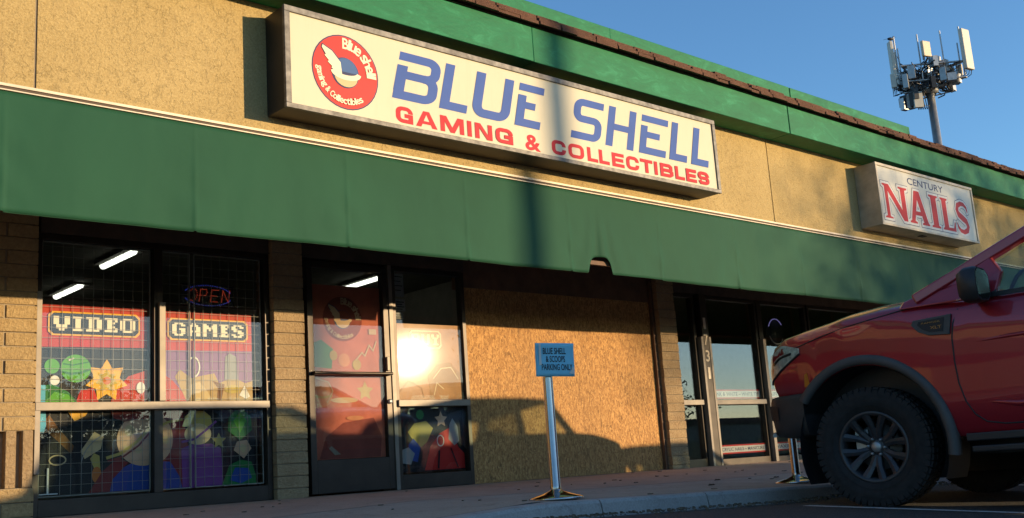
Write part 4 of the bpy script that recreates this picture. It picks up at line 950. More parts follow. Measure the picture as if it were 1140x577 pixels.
def make_wheel(root, cx_, cy_, cz_, r_, wd, rimr, side, mat_rim, detail=True, spokes=6, steer=0):
    x = y = z = 0.0
    # side = -1: outer face towards -x
    rm = MB(); o = (x, y, z); sg = side
    rm.lathe([(rimr+.012, sg*wd*.46), (rimr+.006, sg*wd*.50), (rimr-.012, sg*wd*.49), (rimr-.024, sg*wd*.40), (rimr-.03, -sg*wd*.42), (rimr+.012, -sg*wd*.46)], o, 'x', 48)
    rm.lathe([(0, sg*wd*.22), (.070, sg*wd*.24), (.078, sg*wd*.18), (.072, sg*wd*.02)], o, 'x', 32)
    ns_ = spokes
    for k in range(ns_):
        a = 2*math.pi*(k+.5)/ns_+.12; w_k = .9
        for da in ((-.24, .24) if detail else (0,)):
            p0 = Vector((x+sg*wd*.20, y+.055*math.cos(a+da*.3), z+.055*math.sin(a+da*.3))); pm = Vector((x+sg*wd*.30, y+.135*math.cos(a+da*.75), z+.135*math.sin(a+da*.75)))
            p1 = Vector((x+sg*wd*.42, y+(rimr-.012)*math.cos(a+da*1.15), z+(rimr-.012)*math.sin(a+da*1.15)))
            ax = Vector((sg, 0, 0))
            for (q0, q1, w0, w1) in ((p0, pm, .046, .040), (pm, p1, .040, .054)):
                d = (q1-q0).normalized(); sd_ = d.cross(ax).normalized(); nn = sd_.cross(d).normalized()
                vs = [q0+sd_*w0/2, q0-sd_*w0/2, q1-sd_*w1/2, q1+sd_*w1/2]
                f0 = [v+ax*.010 for v in vs[:2]]+[v+ax*.010 for v in vs[2:]]
                mid = [q0+ax*.018, q1+ax*.018]; bk = [v-ax*.028 for v in vs]
                rm.add([f0[0], f0[1], f0[2], f0[3], mid[0], mid[1]]+bk, [(0,4,5,3),(4,1,2,5),(0,3,9,6),(1,7,8,2),(3,5,2,8,9),(0,6,7,1,4),(6,9,8,7)])
    w_ = rm.build('wheel', mat_rim, root); w_.location = (cx_, cy_, cz_); w_.rotation_euler.z = steer
    ty = MB(); prof = [(rimr+.002, -.44), (rimr+.012, -.50), (r_*.80, -.545), (r_*.90, -.535), (r_-.026, -.50), (r_-.010, -.44), (r_-.008, -.2), (r_-.006, 0), (r_-.008, .2), (r_-.010, .44), (r_-.026, .50), (r_*.90, .535), (r_*.80, .545), (rimr+.012, .50), (rimr+.002, .44)]
    ty.lathe([(a, b*wd) for a, b in prof], o, 'x', 72)
    if detail:
        nL = 54
        for k in range(nL):
            for s_ in (-1, 1):
                a = 2*math.pi*(k+.5*(s_ > 0))/nL; c, q = math.cos(a), math.sin(a); rad = Vector((0, c, q)); tan = Vector((0, -q, c))
                L_ = .9 if k % 2 else .7
                ty.obox(Vector(o)+rad*(r_-.010)+Vector((s_*wd*.40, 0, 0)), (wd*.10, 0, 0), tan*r_*.044, rad*.007)
                ty.obox(Vector(o)+rad*(r_-.040*L_-.008)+Vector((s_*wd*.515, 0, 0)), (wd*.024, 0, 0), tan*r_*.042, rad*.026*L_)
                ty.obox(Vector(o)+rad*(r_-.008)+Vector((s_*wd*.16, 0, 0)), (wd*.09, 0, 0), (tan*.9+Vector((s_*.35, 0, 0))).normalized()*r_*.038, rad*.009)
        for rr_ in (r_*.70, r_*.86): ty.lathe([(rr_-.004, -sg*0), (rr_, 0)], (o[0]+sg*wd*.548, y, z), 'x', 72)
    ty.build('tyre', M['rubber'], w_)
    hc = MB(); hc.lathe([(0, sg*wd*.30), (.030, sg*wd*.30), (.036, sg*wd*.27), (.038, sg*wd*.22)], o, 'x', 24)
    for k in range(6):
        a = 2*math.pi*k/6+.12; hc.lathe([(0, sg*(wd*.24+.022)), (.009, sg*(wd*.24+.02)), (.010, sg*wd*.22)], (x, y+.056*math.cos(a), z+.056*math.sin(a)), 'x', 8)
    hc.build('hub_cap', M['steel'], w_)
    bk_ = MB(); bk_.lathe([(0, -sg*.01), (.155, -sg*.01), (.155, sg*.012), (.06, sg*.014), (.06, sg*.03), (0, sg*.03)], o, 'x', 32)
    bk_.box(x-.035, x+.035, y+.06, y+.15, z-.02, z+.12); bk_.build('brake_disc', M['steel'], w_)
    return w_
def glass_quad(root, name, pts, mat=None):
    P = [Vector(p) for p in pts]; nrm = (P[1]-P[0]).cross(P[2]-P[0]).normalized()
    return MB().prism(P, nrm*.004).build(name, mat or M['carglass'], root)
def bars(mb, pts, w_, h_):
    for a, b in zip(pts[:-1], pts[1:]): mb.bar(a, b, w_, h_)
def vehicle(root, tab, paint, belt, roofz, gh, wheels, r_, rimr, wd, track, mat_rim, detail=False, L=None, spokes=6, side_cut=.44, steer=0, rearglass='carglass'):
    us = sorted(set([t[0] for t in tab]+rng(tab[0][0], tab[-1][0], .08)))
    body = loft([(u, section(*interp(tab, u))) for u in us]).build('body', paint, root)
    bpy.context.view_layer.update()
    cutters = []
    for (u, z) in wheels:
        for s_ in (-1, 1):
            c = MB().lathe([(0, 0), (r_+.150, 0), (r_+.150, side_cut), (0, side_cut)], (0,0,0), 'x', 64)
            c.v = [((.93-side_cut+.12)*s_*1.0+(x_ if s_ > 0 else -x_), y_-u, z_+z) for x_, y_, z_ in c.v]
            co = bpy.data.objects.new('c', c.mesh('c')); COL.objects.link(co); co.location = root.location; co.rotation_euler = root.rotation_euler; cutters.append(co)
    bpy.context.view_layer.update(); body_mw = body
    boolean_cut(body, cutters)
    for p_ in body.data.polygons: p_.use_smooth = True
    es = body.modifiers.new('e', 'EDGE_SPLIT'); es.split_angle = R(38)
    for (u, z) in wheels:
        for s_ in (-1, 1):
            ln = MB()
            R_ = r_+.143; xo, xi = s_*(.93-.012), s_*(.93-side_cut+.13)
            pr_ = [(R_*math.cos(a), R_*math.sin(a)) for a in [R(-25+230*i/28) for i in range(29)]]
            vs = [(xo, -u+a, z+b) for a, b in pr_]+[(xi, -u+a, z+b) for a, b in pr_]
            ln.add(vs, [(i, i+1, i+30, i+29) for i in range(28)], True); ln.add([(xi, -u+a, z+b) for a, b in pr_], [tuple(range(29))])
            ln.build('wheel_liner', M['blackplastic'], root)
    for (u, z) in wheels:
        for s_ in (-1, 1): make_wheel(root, s_*track, -u, z, r_, wd, rimr, s_, mat_rim, detail, spokes, steer if u < 2 else 0)
    # greenhouse: u of windscreen foot, roof front, roof rear, rear-glass foot; half widths at belt and roof; pillar positions
    u0, u1, u2, u3, hb_, hr_ = gh
    rf_ = MB(); secs = []
    for u, zo in ((u1-.03, -.012), (u1+.10, .006), (u1+.5, .022), (u2-.3, .018), (u2-.05, .0), (u2+.03, -.015)):
        secs.append((u, [(0, roofz-.035+zo), (hr_-.04, roofz-.045+zo), (hr_+.012, roofz-.035+zo), (hr_+.004, roofz-.012+zo), (hr_-.06, roofz+.008+zo), (hr_*.5, roofz+.024+zo), (0, roofz+.028+zo)]))
    loft(secs).build('roof', paint, root)
    b_, t_ = belt, roofz-.03
    for s_ in (-1, 1):
        pil = MB()
        A0, A1 = (s_*(hb_-.015), -u0, b_+.05), (s_*hr_, -u1, t_)
        C0, C1 = (s_*hb_, -u3, b_), (s_*hr_, -u2, t_)
        pil.bar(A0, A1, .075 if not detail else .10, .07); pil.bar(C0, C1, .12, .06)
        ub = u1+(u2-u1)*.48; pil.bar((s_*hb_, -(ub+.04), b_), (s_*hr_, -ub, t_), .06, .09, up=(0,1,0))
        pil.bar((s_*(hr_+.004), -u1, t_+.002), (s_*(hr_+.004), -u2, t_+.002), .035, .045)
        pil.build('side_pillars', paint, root, bevel=.012)
    ub = u1+(u2-u1)*.48
    lerp_ = lambda p, q, t: tuple(p[i]+(q[i]-p[i])*t for i in range(3))
    for s_ in (-1, 1):
        a0 = (s_*(hb_-.01), -(u0+.30), b_); a1 = (s_*(hr_), -(u1+.02), t_-.01)
        glass_quad(root, 'side_window', [(s_*(hb_-.005), -(u0+.18), b_), (s_*(hb_-.005), -(ub+.02), b_), (s_*(hr_-.003), -(ub-.01), t_-.01), a1], M['privacyglass'] if roofz < 1.5 and not detail else None)
        glass_quad(root, 'side_window', [(s_*(hb_-.005), -(ub+.07), b_), (s_*(hb_-.005), -(u3-.06), b_), (s_*(hr_-.003), -(u2-.05), t_-.01), (s_*(hr_-.003), -(ub+.03), t_-.01)], M[rearglass])
    glass_quad(root, 'windscreen', [(hb_-.04, -u0, b_+.05), (-hb_+.04, -u0, b_+.05), (-hr_+.03, -u1, t_+.01), (hr_-.03, -u1, t_+.01)])
    glass_quad(root, 'rear_window', [(hb_-.06, -u3, b_), (-hb_+.06, -u3, b_), (-hr_+.05, -u2, t_), (hr_-.05, -u2, t_)])
    for sx in (-.38, .38):
        it = MB(); it.box(sx-.24, sx+.24, -(u1+.75), -(u1+.58), b_-.30, b_+.30); it.box(sx-.13, sx+.13, -(u1+.78), -(u1+.68), b_+.30, b_+.42); it.build('seat', M['blackplastic'], root)
    it = MB(); it.box(-.68, .68, -(u0+.42), -(u0+.14), b_-.02, b_+.055); it.build('dashboard', M['blackplastic'], root)
    it = MB(); it.tube([(-.38+.18*math.cos(t*math.pi/8), -(u0+.50)-.06*math.sin(t*math.pi/8), b_+.02+.17*math.sin(t*math.pi/8)) for t in range(17)], .014, 8)
    it.build('steering_wheel', M['blackplastic'], root)
    return body

# ---- red pickup, nose to the shop
TX, TY, TZ = 7.615, -3.425, -.312
def K(z): return z-TZ                 # heights given above the shop floor
T = thing('pickup_truck', 'red pickup truck parked nose first against the kerb with knobbly tyres', 'pickup', (TX, TY, TZ))
ttab = [(u, h_, K(zb), K(zs), K(zt)) for u, h_, zb, zs, zt in
        [(-.075, .70, .52, .80, .815), (-.05, .785, .50, .845, .87), (.0, .845, .48, .885, .925), (.10, .885, .47, .920, .972), (.25, .903, .45, .942, 1.005), (.36, .910, .44, .955, 1.022), (.42, .914, .12, .963, 1.032), (.62, .924, .11, .992, 1.072), (.90, .929, .11, 1.010, 1.092), (1.12, .929, .11, 1.012, 1.10),
         (1.24, .928, .11, 1.010, 1.095), (1.36, .926, .11, .995, 1.03), (1.50, .924, .11, .985, 1.0), (2.90, .924, .12, .990, 1.0), (2.96, .924, .12, 1.035, 1.04), (5.15, .920, .16, 1.045, 1.05), (5.32, .90, .20, 1.03, 1.04)]]
WZ = K(.095)
vehicle(T, ttab, M['redpaint'], K(.985), K(1.500), (1.18, 2.14, 2.86, 3.02, .865, .665), [(.752, WZ), (3.972, WZ)], .405, .232, .262, .790, M['gunmetal'], True, steer=R(9))
fl_ = lambda y, z: flank(ttab, TY-y, K(z))          # half width of the flank at world y, z
def onflank(y, z, out=0): return (-(fl_(y, z)+out), y-TY, K(z))
# fender flare trims
for (u, a0, a1) in ((.752, 36, 188), (3.972, -8, 188)):
    for s_ in (-1, 1):
        mb = MB(); n_ = 30; ring = []
        for i in range(n_+1):
            a = R(a0+(a1-a0)*i/n_); c, q = math.cos(a), math.sin(a)
            e = .012*math.sin(math.pi*i/n_)
            for (rr_, xx) in ((.552, .86), (.552, .938), (.572, .950), (.600, .948+e*.2), (.618, .930), (.618, .88)):
                ring.append((s_*xx, -u+rr_*c, WZ+rr_*q*1.01))
        mb.add(ring, [(i*6+k, i*6+(k+1) % 6, (i+1)*6+(k+1) % 6, (i+1)*6+k) for i in range(n_) for k in range(6)], True)
        mb.add(ring[:6], [tuple(range(6))]); mb.add(ring[-6:], [tuple(range(6))])
        mb.build('fender_flare', M['greyplastic'], T)
# bumper
bsec = []
for u, h_, z0, z1 in ((-.125, .62, .27, .46), (-.105, .75, .235, .485), (-.06, .83, .215, .500), (.02, .875, .20, .508), (.14, .903, .19, .510), (.22, .912, .195, .512), (.27, .917, .205, .512)):
    bsec.append((u, [(0, K(z0)), (h_-.06, K(z0)), (h_-.03, K(z0+.02)), (h_-.012, K(z0+.09)), (h_+.002, K((z0+z1)/2)), (h_, K(z1-.04)), (h_-.02, K(z1-.006)), (h_-.10, K(z1)), (0, K(z1))]))
bmp_ = loft(bsec).build('front_bumper', M['bumperplastic'], T)
for s_ in (-1, 1):
    pk = MB(); pk.add([(s_*.845, .055, K(.33)), (s_*.886, -.03, K(.33)), (s_*.889, -.035, K(.43)), (s_*.846, .062, K(.44)), (s_*.76, .11, K(.42)), (s_*.76, .11, K(.34))], [(0,1,2,3), (0,3,4,5)]); pk.build('fog_lamp_pocket', M['blackplastic'], bmp_)
lip = MB()
lip.tube([(-.84, .05, K(.225)), (-.75, .110, K(.235)), (.75, .110, K(.235)), (.84, .05, K(.225))], .016, 8); lip.build('lip', M['steel'], bmp_)
gr_ = MB(); gr_.box(-.60, .60, .03, .10, K(.53), K(.755)); g_ = gr_.build('grille', M['blackplastic'], T, bevel=.015)
gb = MB(); gb.box(-.57, .57, .10, .116, K(.625), K(.665)); gb.box(-.62, -.57, .06, .112, K(.53), K(.76)); gb.box(.57, .62, .06, .112, K(.53), K(.76)); gb.build('grille_bar', M['steel'], g_, bevel=.006)
# headlights wrapping the corner
for s_ in (-1, 1):
    n_ = 9; mb = MB(); vs = []
    for i in range(n_+1):
        u = -.05+.33*i/n_; zl = .60+.19*i/n_; zh = .79+.078*min(1, i/4)-.010*max(0, i-5)
        for z in (zl, (zl+zh)/2, zh): vs.append((s_*(flank(ttab, u, K(z))+.004), -u+.004, K(z)))
    mb.add(vs, [(i*3+k, i*3+k+1, (i+1)*3+k+1, (i+1)*3+k) for i in range(n_) for k in range(2)], True)
    vs2 = [(s_*.58, .095, K(.62)), (s_*.58, .092, K(.785)), vs[2], vs[1], vs[0]]
    mb.add(vs2, [(0,1,2,3,4)])
    h_ = mb.build('headlight', M['lampshell'], T)
    c_ = MB(); v3 = [(x*1.004+s_*.006, y+.004, z) for x, y, z in vs]; c_.add(v3, [(i*3+k, i*3+k+1, (i+1)*3+k+1, (i+1)*3+k) for i in range(n_) for k in range(2)], True); c_.build('lens', M['carglass'], h_)
    bz = MB(); bz.tube([vs[i*3] for i in range(n_+1)], .007, 6); bz.tube([vs[i*3+1] for i in range(2, n_-1)], .010, 6); bz.build('bezel', M['blackplastic'], h_)
    mk = MB(); mk.add([(s_*(flank(ttab, u, K(z))+.004), -u, K(z)) for u, z in ((.285, .545), (.335, .555), (.325, .645), (.300, .635))], [(0,1,2,3)]); mk.build('side_marker', M['amber'], T)
# shut lines
for s_ in (-1, 1):
    sl_ = MB()
    P = [(-4.925, 1.0), (-4.90, .93), (-4.862, .84), (-4.847, .75), (-4.846, .60), (-4.853, .46), (-4.88, .34), (-4.925, .255), (-4.99, .205), (-5.10, .185), (-5.5, .178), (-6.0, .18)]
    sl_.tube([(s_*(fl_(y, z)-.001), y-TY, K(z)) for y, z in P], .0055, 6)
    sl_.tube([(s_*(fl_(y, z)-.001), y-TY, K(z)) for y, z in ((-6.02, 1.0), (-6.01, .6), (-6.02, .18))], .0055, 6)
    P = [(-3.66, .835), (-3.78, .865), (-3.92, .895), (-4.1, .93), (-4.3, .955), (-4.5, .98), (-4.66, .99)]
    sl_.tube([(s_*(fl_(y, z)+.0005), y-TY, K(z)) for y, z in P], .0045, 6)
    sl_.build('shut_lines', M['black'], T)
# body creases
for s_ in (-1, 1):
    cr = MB()
    cr.tube([(s_*(fl_(y, z)-.006), y-TY, K(z)) for y, z in ((-4.9, .70), (-5.2, .715), (-5.8, .725), (-6.6, .735), (-7.0, .74))], [.002, .014, .016, .014, .002], 10)
    cr.tube([(s_*(fl_(y, z)-.010), y-TY, K(z)) for y, z in ((-4.92, .34), (-5.2, .30), (-5.8, .29), (-6.4, .30), (-6.7, .33))], [.003, .022, .026, .022, .003], 10)
    cr.build('door_crease', M['redpaint'], T)
# fender vent with trim lettering
for s_ in (-1, 1):
    vt = MB(); pts = [(-4.585, .865), (-4.60, .895), (-4.86, .905), (-4.838, .775), (-4.70, .785), (-4.63, .815)]
    base = [(s_*(fl_(y, z)+.002), y-TY, K(z)) for y, z in pts]; vt.prism(base, (s_*.012, 0, 0)); v_ = vt.build('fender_vent', M['greyplastic'], T, bevel=.003)
    inn = MB(); ip_ = [(-4.63, .862), (-4.64, .882), (-4.815, .890), (-4.80, .800), (-4.71, .806), (-4.66, .83)]
    inn.prism([(s_*(fl_(y, z)+.013), y-TY, K(z)) for y, z in ip_], (s_*.004, 0, 0)); inn.build('vent_insert', M['black'], v_)
    lt = MB()
    for (txt, ya, yb, za, zb) in (('XLT', -4.715, -4.795, .822, .842), ('RANGER', -4.66, -4.79, .862, .873)):
        vs, fs = glyphs(txt, 0, 1, 0, 1, 0, offset=.02)
        lt.add([(s_*(fl_(-4.75, .84)+.0195), (ya+(yb-ya)*(x if s_ < 0 else 1-x))-TY, K(za+(zb-za)*z)) for x, _, z in vs], fs)
    lt.build('badge_lettering', M['chrome2'] if True else None, v_)
# mirrors
for s_ in (-1, 1):
    mm = MB(); c = (s_*1.02, -5.075-TY, K(1.045))
    secs = []
    for i, (yy, sc_) in enumerate(((.075, .45), (.06, .80), (.02, 1.0), (-.04, 1.0), (-.065, .94))):
        secs.append([(c[0]+s_*sc_*.105*x, c[1]+yy, c[2]+sc_*.112*z) for x, z in ((-1,-.55),(-.6,-.95),(.4,-1),(.9,-.75),(1,0),(.9,.8),(.5,1),(-.5,.95),(-.95,.6))])
    n_ = 9; mm.add([p for q in secs for p in q], [(i*n_+k, i*n_+(k+1) % n_, (i+1)*n_+(k+1) % n_, (i+1)*n_+k) for i in range(4) for k in range(n_)], True)
    mm.add(secs[0], [tuple(range(n_))]); mm.add(secs[-1], [tuple(range(n_))])
    mm.bar((s_*.87, c[1]+.02, K(.985)), (s_*.97, c[1]+.01, K(.98)), .07, .05)
    mo = mm.build('wing_mirror', M['blackplastic'], T)
    MB().add([(p[0], p[1]-.002, p[2]) for p in [(c[0]+(q[0]-c[0])*.9, q[1], c[2]+(q[2]-c[2])*.9) for q in secs[-1]]], [tuple(range(n_))]).build('mirror_glass', M['mirror'], mo)
    tri = MB(); tri.prism([(s_*.868, -4.94-TY, K(.99)), (s_*.868, -5.15-TY, K(.99)), (s_*.80, -5.16-TY, K(1.13))], (s_*.01, 0, 0)); tri.build('mirror_sail', M['blackplastic'], T)
for s_ in (-1, 1):
    pts = [(-4.50, .985, .905), (-4.52, 1.035, .865), (-4.66, 1.082, .845), (-4.80, 1.135, .832), (-4.96, 1.20, .812), (-5.10, 1.262, .793), (-5.19, 1.135, .838), (-5.145, .985, .872), (-4.9, .98, .90)]
    pc = MB().prism([(s_*sx, y-TY, K(z)) for y, z, sx in pts], (-s_*.05, 0, 0)); pc.build('pillar_foot', M['redpaint'], T, bevel=.012)
# window seals, door handles, under-body
for s_ in (-1, 1):
    se = MB(); se.bar((s_*.872, -4.95-TY, K(.988)), (s_*.872, -6.3-TY, K(.992)), .02, .028); se.build('window_seal', M['blackplastic'], T)
for s_ in (-1, 1):
    dh = MB()
    for y in (-5.80,): dh.bar((s_*.945, y-TY, K(.83)), (s_*.945, y-.17-TY, K(.835)), .025, .03); dh.bar((s_*.925, y-.02-TY, K(.83)), (s_*.945, y-.02-TY, K(.83)), .02); dh.bar((s_*.925, y-.15-TY, K(.83)), (s_*.945, y-.15-TY, K(.83)), .02)
    dh.build('door_handle', M['redpaint'], T, bevel=.006)
ub_ = MB(); ub_.box(-.45, -.35, -5.1, -.25, K(.0), K(.14)); ub_.box(.35, .45, -5.1, -.25, K(.0), K(.14)); ub_.box(-.75, .75, -.80, -.70, K(.05), K(.13)); ub_.box(-.7, .7, -4.02, -3.92, K(.05), K(.13))
ub_.box(-.35, .35, -1.5, -.3, K(.02), K(.12)); ub_.tube([(-.35, -1.6, K(.04)), (-.2, -2.8, K(.0)), (-.3, -4.6, K(.05))], .04, 10)
ub_.build('chassis', M['blackplastic'], T)
for s_ in (-1, 1):
    st_ = MB()
    st_.box(min(s_*.80, s_*.93), max(s_*.80, s_*.93), -3.30, -1.45, K(.02), K(.06))
    for y in (-1.7, -2.4, -3.1): st_.bar((s_*.85, y, K(.04)), (s_*.45, y, K(.06)), .05, .03)
    st_.build('running_board', M['blackplastic'], T, bevel=.01)
for s_ in (-1, 1):
    sk = MB(); sk.bar((s_*.905, -1.42, K(.115)), (s_*.905, -3.45, K(.12)), .03, .05); sk.build('rocker_panel', M['blackplastic'], T, bevel=.008)
tg = MB().box(-.70, .70, -5.35, -5.31, K(.45), K(1.0)); tg.build('tailgate', M['redpaint'], T, bevel=.01)
for s_ in (-1, 1): MB().box(min(s_*.90, s_*.76), max(s_*.90, s_*.76), -5.34, -5.28, K(.55), K(.90)).build('tail_light', M['i_bred'], T, bevel=.01)
rb = MB().box(-.85, .85, -5.46, -5.32, K(.15), K(.34)); rb.build('rear_bumper', M['steel'], T, bevel=.02)

# ---- other parked vehicles: they throw the shadows on the storefront and show in its glass
def parked(name, lb, cat, x, y, paint, tab, belt, roofz, gh, wheels, r_, **k):
    t = thing(name, lb, cat, (x, y, gz(x, y-2)-.0), group=None)
    vehicle(t, tab, paint, belt, roofz, gh, wheels, r_, r_*.62, .22, .80, M['steel'], False, spokes=5, **k)
    g_ = MB(); fz = tab[0][2]
    g_.box(-.45, .45, -.06, .018, fz+.12, tab[0][3]-.06); g_.build('grille', M['blackplastic'], t, bevel=.01)
    gb = MB()
    for q in range(3): gb.box(-.42, .42, .018, .03, fz+.15+q*.06, fz+.172+q*.06)
    gb.build('grille_bars', M['chrome2'], t)
    for s_ in (-1, 1):
        hl = MB(); hl.obox((s_*.62, -.005, tab[0][3]-.10), (.13, 0, 0), (0, .05, 0), (0, 0, .05)); hl.build('headlight', M['chrome2'], t, bevel=.02)
    bm_ = MB().box(-.80, .80, -.18, .06, .28, .50); bm_.build('bumper', M['blackplastic'], t, bevel=.04)
    return t
suv = [(u, h_, zb+.10, zs+.12, zt+.12) for u, h_, zb, zs, zt in [(.0, .62, .45, .86, .90), (.06, .76, .40, 1.0, 1.06), (.16, .85, .32, 1.08, 1.14), (.4, .90, .24, 1.14, 1.21), (.8, .92, .22, 1.20, 1.28), (1.1, .92, .22, 1.23, 1.31), (1.2, .92, .22, 1.16, 1.22), (4.2, .92, .24, 1.10, 1.11), (4.55, .88, .30, 1.08, 1.10), (4.65, .82, .36, 1.0, 1.02)]]
sedan = [(.0, .62, .30, .62, .64), (.06, .76, .26, .68, .70), (.2, .86, .20, .74, .78), (.6, .90, .18, .82, .88), (1.1, .91, .18, .88, .95), (1.25, .91, .18, .90, .93), (3.9, .91, .18, .94, .97), (4.5, .86, .24, .92, .95), (4.7, .78, .30, .86, .88)]
parked('parked_suv', 'tall white sport utility vehicle parked next to the red pickup', 'car', 10.50, -3.45, M['whitepaint'], suv, 1.23, 1.87, (1.10, 1.62, 2.95, 3.6, .84, .66), [(.85, .40), (3.6, .40)], .40, rearglass='privacyglass')
parked('parked_sedan', 'low silver sedan parked beyond the white sport utility vehicle', 'car', 13.25, -3.75, M['silverpaint'], sedan, .93, 1.42, (1.2, 1.95, 3.1, 3.75, .82, .60), [(.85, .32), (3.55, .32)], .32, rearglass='privacyglass')

# ============================================================ PHONE MAST BEYOND THE ROOF
mast = thing('phone_mast', 'tall grey phone mast crowded with antennas above the shingle roof', 'mast', (42.45, 11.35, -.3))
G0 = .3
MB().lathe([(.235, 0), (.16, 14.9+G0), (.0, 14.9+G0)], n=28).build('pole', M['steel'], mast)
rv = Vector((.735, -.678, 0)); dv_ = Vector((.678, .735, 0))
def at(a, d, z): return rv*a+dv_*d+Vector((0, 0, z+G0))
random.seed(21)
fm = MB()
for z in (14.95, 15.65): 
    P = [at(-1.25, -.5, z), at(1.35, -.6, z), at(.15, 1.5, z)]
    for a, b in ((0,1),(1,2),(2,0)): fm.tube([P[a], P[b]], .045, 8)
    for p in P: fm.tube([at(0, 0, z-.25), p], .05, 8)
fm.tube([at(-1.5, -.3, 15.2), at(1.5, .2, 15.35)], .035, 8); fm.tube([at(-.9, .3, 14.3), at(.9, -.2, 14.5)], .03, 8)
fm.lathe([(.2, 0), (.34, .05), (.34, .35), (.2, .42)], at(0, 0, 14.5), 'z', 20)
fm.build('mounting_frame', M['steel'], mast)
def antenna(a, d, z, w_, h_, t_, yaw_, mat, pipe=True):
    c = at(a, d, z); f = Vector((math.cos(yaw_), math.sin(yaw_), 0)); s_ = Vector((-f.y, f.x, 0))
    mb = MB().obox(c, s_*w_/2, f*t_/2, (0, 0, h_/2)); o = mb.build('antenna', mat, mast, bevel=.03)
    m2 = MB(); b = c-f*(t_/2+.12)
    m2.tube([b-Vector((0,0,h_*.60)), b+Vector((0,0,h_*.62))], .035, 8)
    for q in (-.35, .35): m2.bar(b+Vector((0,0,h_*q)), c-f*t_*.4+Vector((0,0,h_*q)), .06)
    m2.build('mounting_pipe', M['steel'], o)
    for q in (-.3, 0, .3):
        p0 = c+s_*w_*q-Vector((0,0,h_/2)); cab.tube([p0, p0-Vector((0,0,.18))-f*.05, p0-Vector((0,0,.26))-f*.3, at(a*.5, d*.5, z-h_/2+.1*q), at(.0, .0, 14.2)], .018, 6)
cab = MB()
pan = plain('antenna_shell', (.58,.54,.44), .5, 0, .06); tanp = plain('antenna_tan_shell', (.60,.50,.34), .5, 0, .06)
antenna(1.52, -.6, 16.15, .54, 1.78, .18, R(-98), pan)
antenna(-1.52, -.3, 15.95, .30, 1.75, .15, R(139), pan); antenna(-1.22, .1, 15.75, .16, 1.5, .10, R(150), pan)
antenna(-1.62, -.4, 15.05, .22, .62, .14, R(-150), pan)
antenna(-.20, -.7, 16.25, .46, .68, .14, R(-105), tanp); antenna(.85, .8, 15.6, .3, 1.2, .16, R(60), pan); antenna(1.32, -.2, 15.4, .18, .5, .14, R(-20), pan)
for (a, z0, z1) in ((-.42, 15.0, 17.0), (.56, 15.2, 17.1), (1.22, 15.1, 16.5), (-.05, 14.6, 15.9)):
    MB().tube([at(a, -.5, z0), at(a, -.5, z1)], .032, 8).build('whip_rod', M['steel'], mast)
rmat = plain('radio_unit', (.36,.36,.34), .5, .2, .2)
for i in range(34):
    a = random.uniform(-1.2, 1.2); d = random.uniform(-.7, .9); z = 15.25+random.gauss(0, .34)-.25*abs(a)*0
    if i > 26: a = random.uniform(-.95, -.55); z = random.uniform(13.85, 14.8)
    s_ = (random.uniform(.10, .19), random.uniform(.08, .15), random.uniform(.14, .30))
    y = random.uniform(0, 3); MB().obox(at(a, d, z), (s_[0]*math.cos(y), s_[0]*math.sin(y), 0), (-s_[1]*math.sin(y), s_[1]*math.cos(y), 0), (0, 0, s_[2])).build('radio_unit', random.choice([rmat, M['steel'], M['blackplastic'], rmat]), mast)
for i in range(60):
    p = at(random.uniform(-1.4, 1.4), random.uniform(-.8, .8), random.uniform(14.7, 15.9)); q = at(random.uniform(-1.2, 1.2), random.uniform(-.8, .8), random.uniform(14.4, 15.7))
    cab.tube([p, (p+q)/2-Vector((0, 0, random.uniform(.05, .35))), q], random.choice((.014, .02, .028)), 6)
for i in range(5): a = -.85+.09*i; cab.tube([at(a, -.4, 15.0), at(a+.06, -.42, 14.3), at(a+.15, -.3, 13.75), at(a+.3, -.2, 13.95)], .02, 6)
cab.build('cables', M['blackplastic'], mast)
MB().obox(at(-.72, -.4, 14.15), (.14, -.12, 0), (.05, .06, 0), (0, 0, .34)).build('radio_unit', pan, mast)
# a bird on the left antenna
bd_ = MB(); bd_.lathe([(0, -.16), (.05, -.10), (.075, 0), (.055, .10), (0, .15)], (0,0,0), 'x', 12); bd_.lathe([(0, -.05), (.045, 0), (0, .06)], (.15, 0, .09), 'x', 10)
bd_.add([(-.14, -.03, 0), (-.14, .03, 0), (-.34, .02, -.05), (-.34, -.02, -.05)], [(0,1,2,3)]); bd_.bar((.19, 0, .09), (.25, 0, .08), .015); bd_.bar((0, -.02, -.06), (0, -.02, -.15), .012); bd_.bar((0, .02, -.06), (0, .02, -.15), .012)
bo = bd_.build('bird', M['black']); bo.location = mast.location+at(-1.46, -.3, 16.96); bo.rotation_euler.z = R(-30)
tag(bo, 'small dark bird perched on top of the left antenna', 'bird')

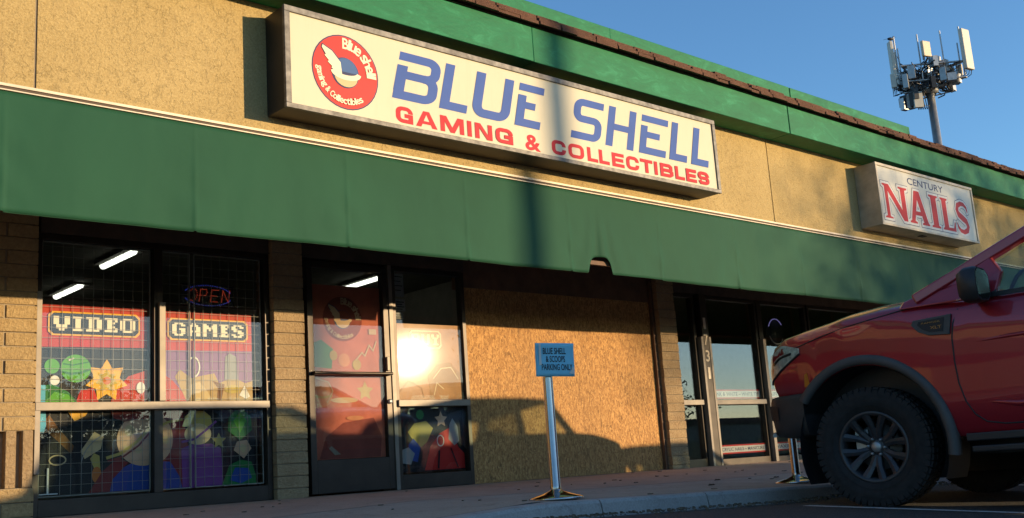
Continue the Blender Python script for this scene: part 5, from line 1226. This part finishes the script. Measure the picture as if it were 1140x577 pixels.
# ============================================================ ACROSS THE PARKING LOT
lp = thing('lot_light_pole', 'tall square headed light pole standing in the parking lot', 'light pole', (6.14+.65*25, -26.6, gz(7, -26.6)))
MB().lathe([(.24, 0), (.24, .6), (0, .6)], n=24).build('footing', M['kerb'], lp); MB().lathe([(.135, .6), (.115, 9.4), (0, 9.4)], n=20).build('pole', M['steel'], lp)
MB().box(-.06, .06, -1.1, 1.1, 9.4, 9.48).build('arm', M['steel'], lp); 
for s_ in (-1, 1): MB().box(-.2, .2, s_*1.1-.3, s_*1.1+.3, 9.32, 9.46).build('lamp_head', M['bronze'], lp, bevel=.03)
def tree(x, y, zc, rx, rz, n_, lb, seed, trunk=.13, leaf=.10, grp='trees across the parking lot'):
    random.seed(seed); t = thing('shade_tree', lb, 'tree', (x, y, gz(7, y) if y > -13 else gz(7, -13)), group=grp)
    tm = MB(); tm.tube([(0,0,0), (.05,.02,zc*.35), (-.04,.05,zc*.62)], [trunk, trunk*.8, trunk*.6], 10); cl = []
    for i in range(15):
        a = random.uniform(0, 6.28); e = random.uniform(-.4, 1.1); rr_ = random.uniform(.45, .95)
        p = Vector((rx*rr_*math.cos(a)*math.cos(e), rx*rr_*math.sin(a)*math.cos(e), zc+rz*rr_*math.sin(e))); cl.append(p)
        tm.tube([(-.04, .05, zc*random.uniform(.5, .62)), p*.5+Vector((0, 0, zc*.42)), p], [trunk*.45, trunk*.25, trunk*.06], 6)
    tm.build('trunk', M['bark'], t); lf = MB()
    for i in range(n_):
        c = random.choice(cl); p = c+Vector([random.gauss(0, .30*rx) for _ in range(2)]+[random.gauss(0, .26*rz)])
        a = Vector([random.uniform(-1, 1) for _ in range(3)]).normalized(); b = a.cross(Vector([random.uniform(-1, 1) for _ in range(3)])).normalized(); s_ = leaf*random.uniform(.6, 1.4)
        lf.add([p-a*s_, p+b*s_*.5, p+a*s_, p-b*s_*.5], [(0,1,2,3)])
    lf.build('crown', M['leaf'], t)
tree(30.8, -28.5, 6.6, 2.3, 1.7, 2600, 'loose crowned shade tree on an island of the parking lot', 5)
tree(37.5, -31.0, 7.6, 2.6, 2.0, 3000, 'broad shade tree farther right on a parking lot island', 8)
tree(-6, -48, 5.5, 3.2, 2.2, 4000, 'round green tree in front of the far store', 12, leaf=.16)
tree(22, -52, 5.0, 3.0, 2.2, 4000, 'second green tree in front of the far store', 14, leaf=.16)
tree(70, -52, 5.2, 3.4, 2.4, 4000, 'green tree at the right end of the far store', 15, leaf=.16)
fs_ = thing('far_store', 'low beige store building across the parking lot', 'building', (30, -72, -1))
MB().box(-90, 90, -8, 8, 0, 4.6).build('wall', plain('far_wall', (.30,.25,.19), .9), fs_); MB().box(-90.3, 90.3, -8.3, 8.3, 4.6, 5.2).build('parapet', plain('far_parapet', (.16,.09,.06), .9), fs_)
for i in range(14): MB().box(-84+12*i, -77+12*i, 8.0, 8.06, .3, 2.9).build('window', M['carglass'], fs_)
# gum spots and drips on the walk
random.seed(33); gm = MB()
for i in range(90):
    x = random.uniform(2.5, 14); y = random.uniform(-2.95, -.15); r_ = random.uniform(.006, .020)
    if abs(y+1.8) < .05: continue
    gm.add([(x+r_*random.uniform(.8, 1.2)*math.cos(t), y+r_*random.uniform(.8, 1.2)*math.sin(t), sw(x, y)+.0045) for t in [k*2*math.pi/9 for k in range(9)]], [tuple(range(9))])
tag(gm.build('gum_spots', plain('old_gum', (.06,.05,.045), .8)), 'dark old gum spots trodden into the sidewalk', 'stain', kind='stuff')
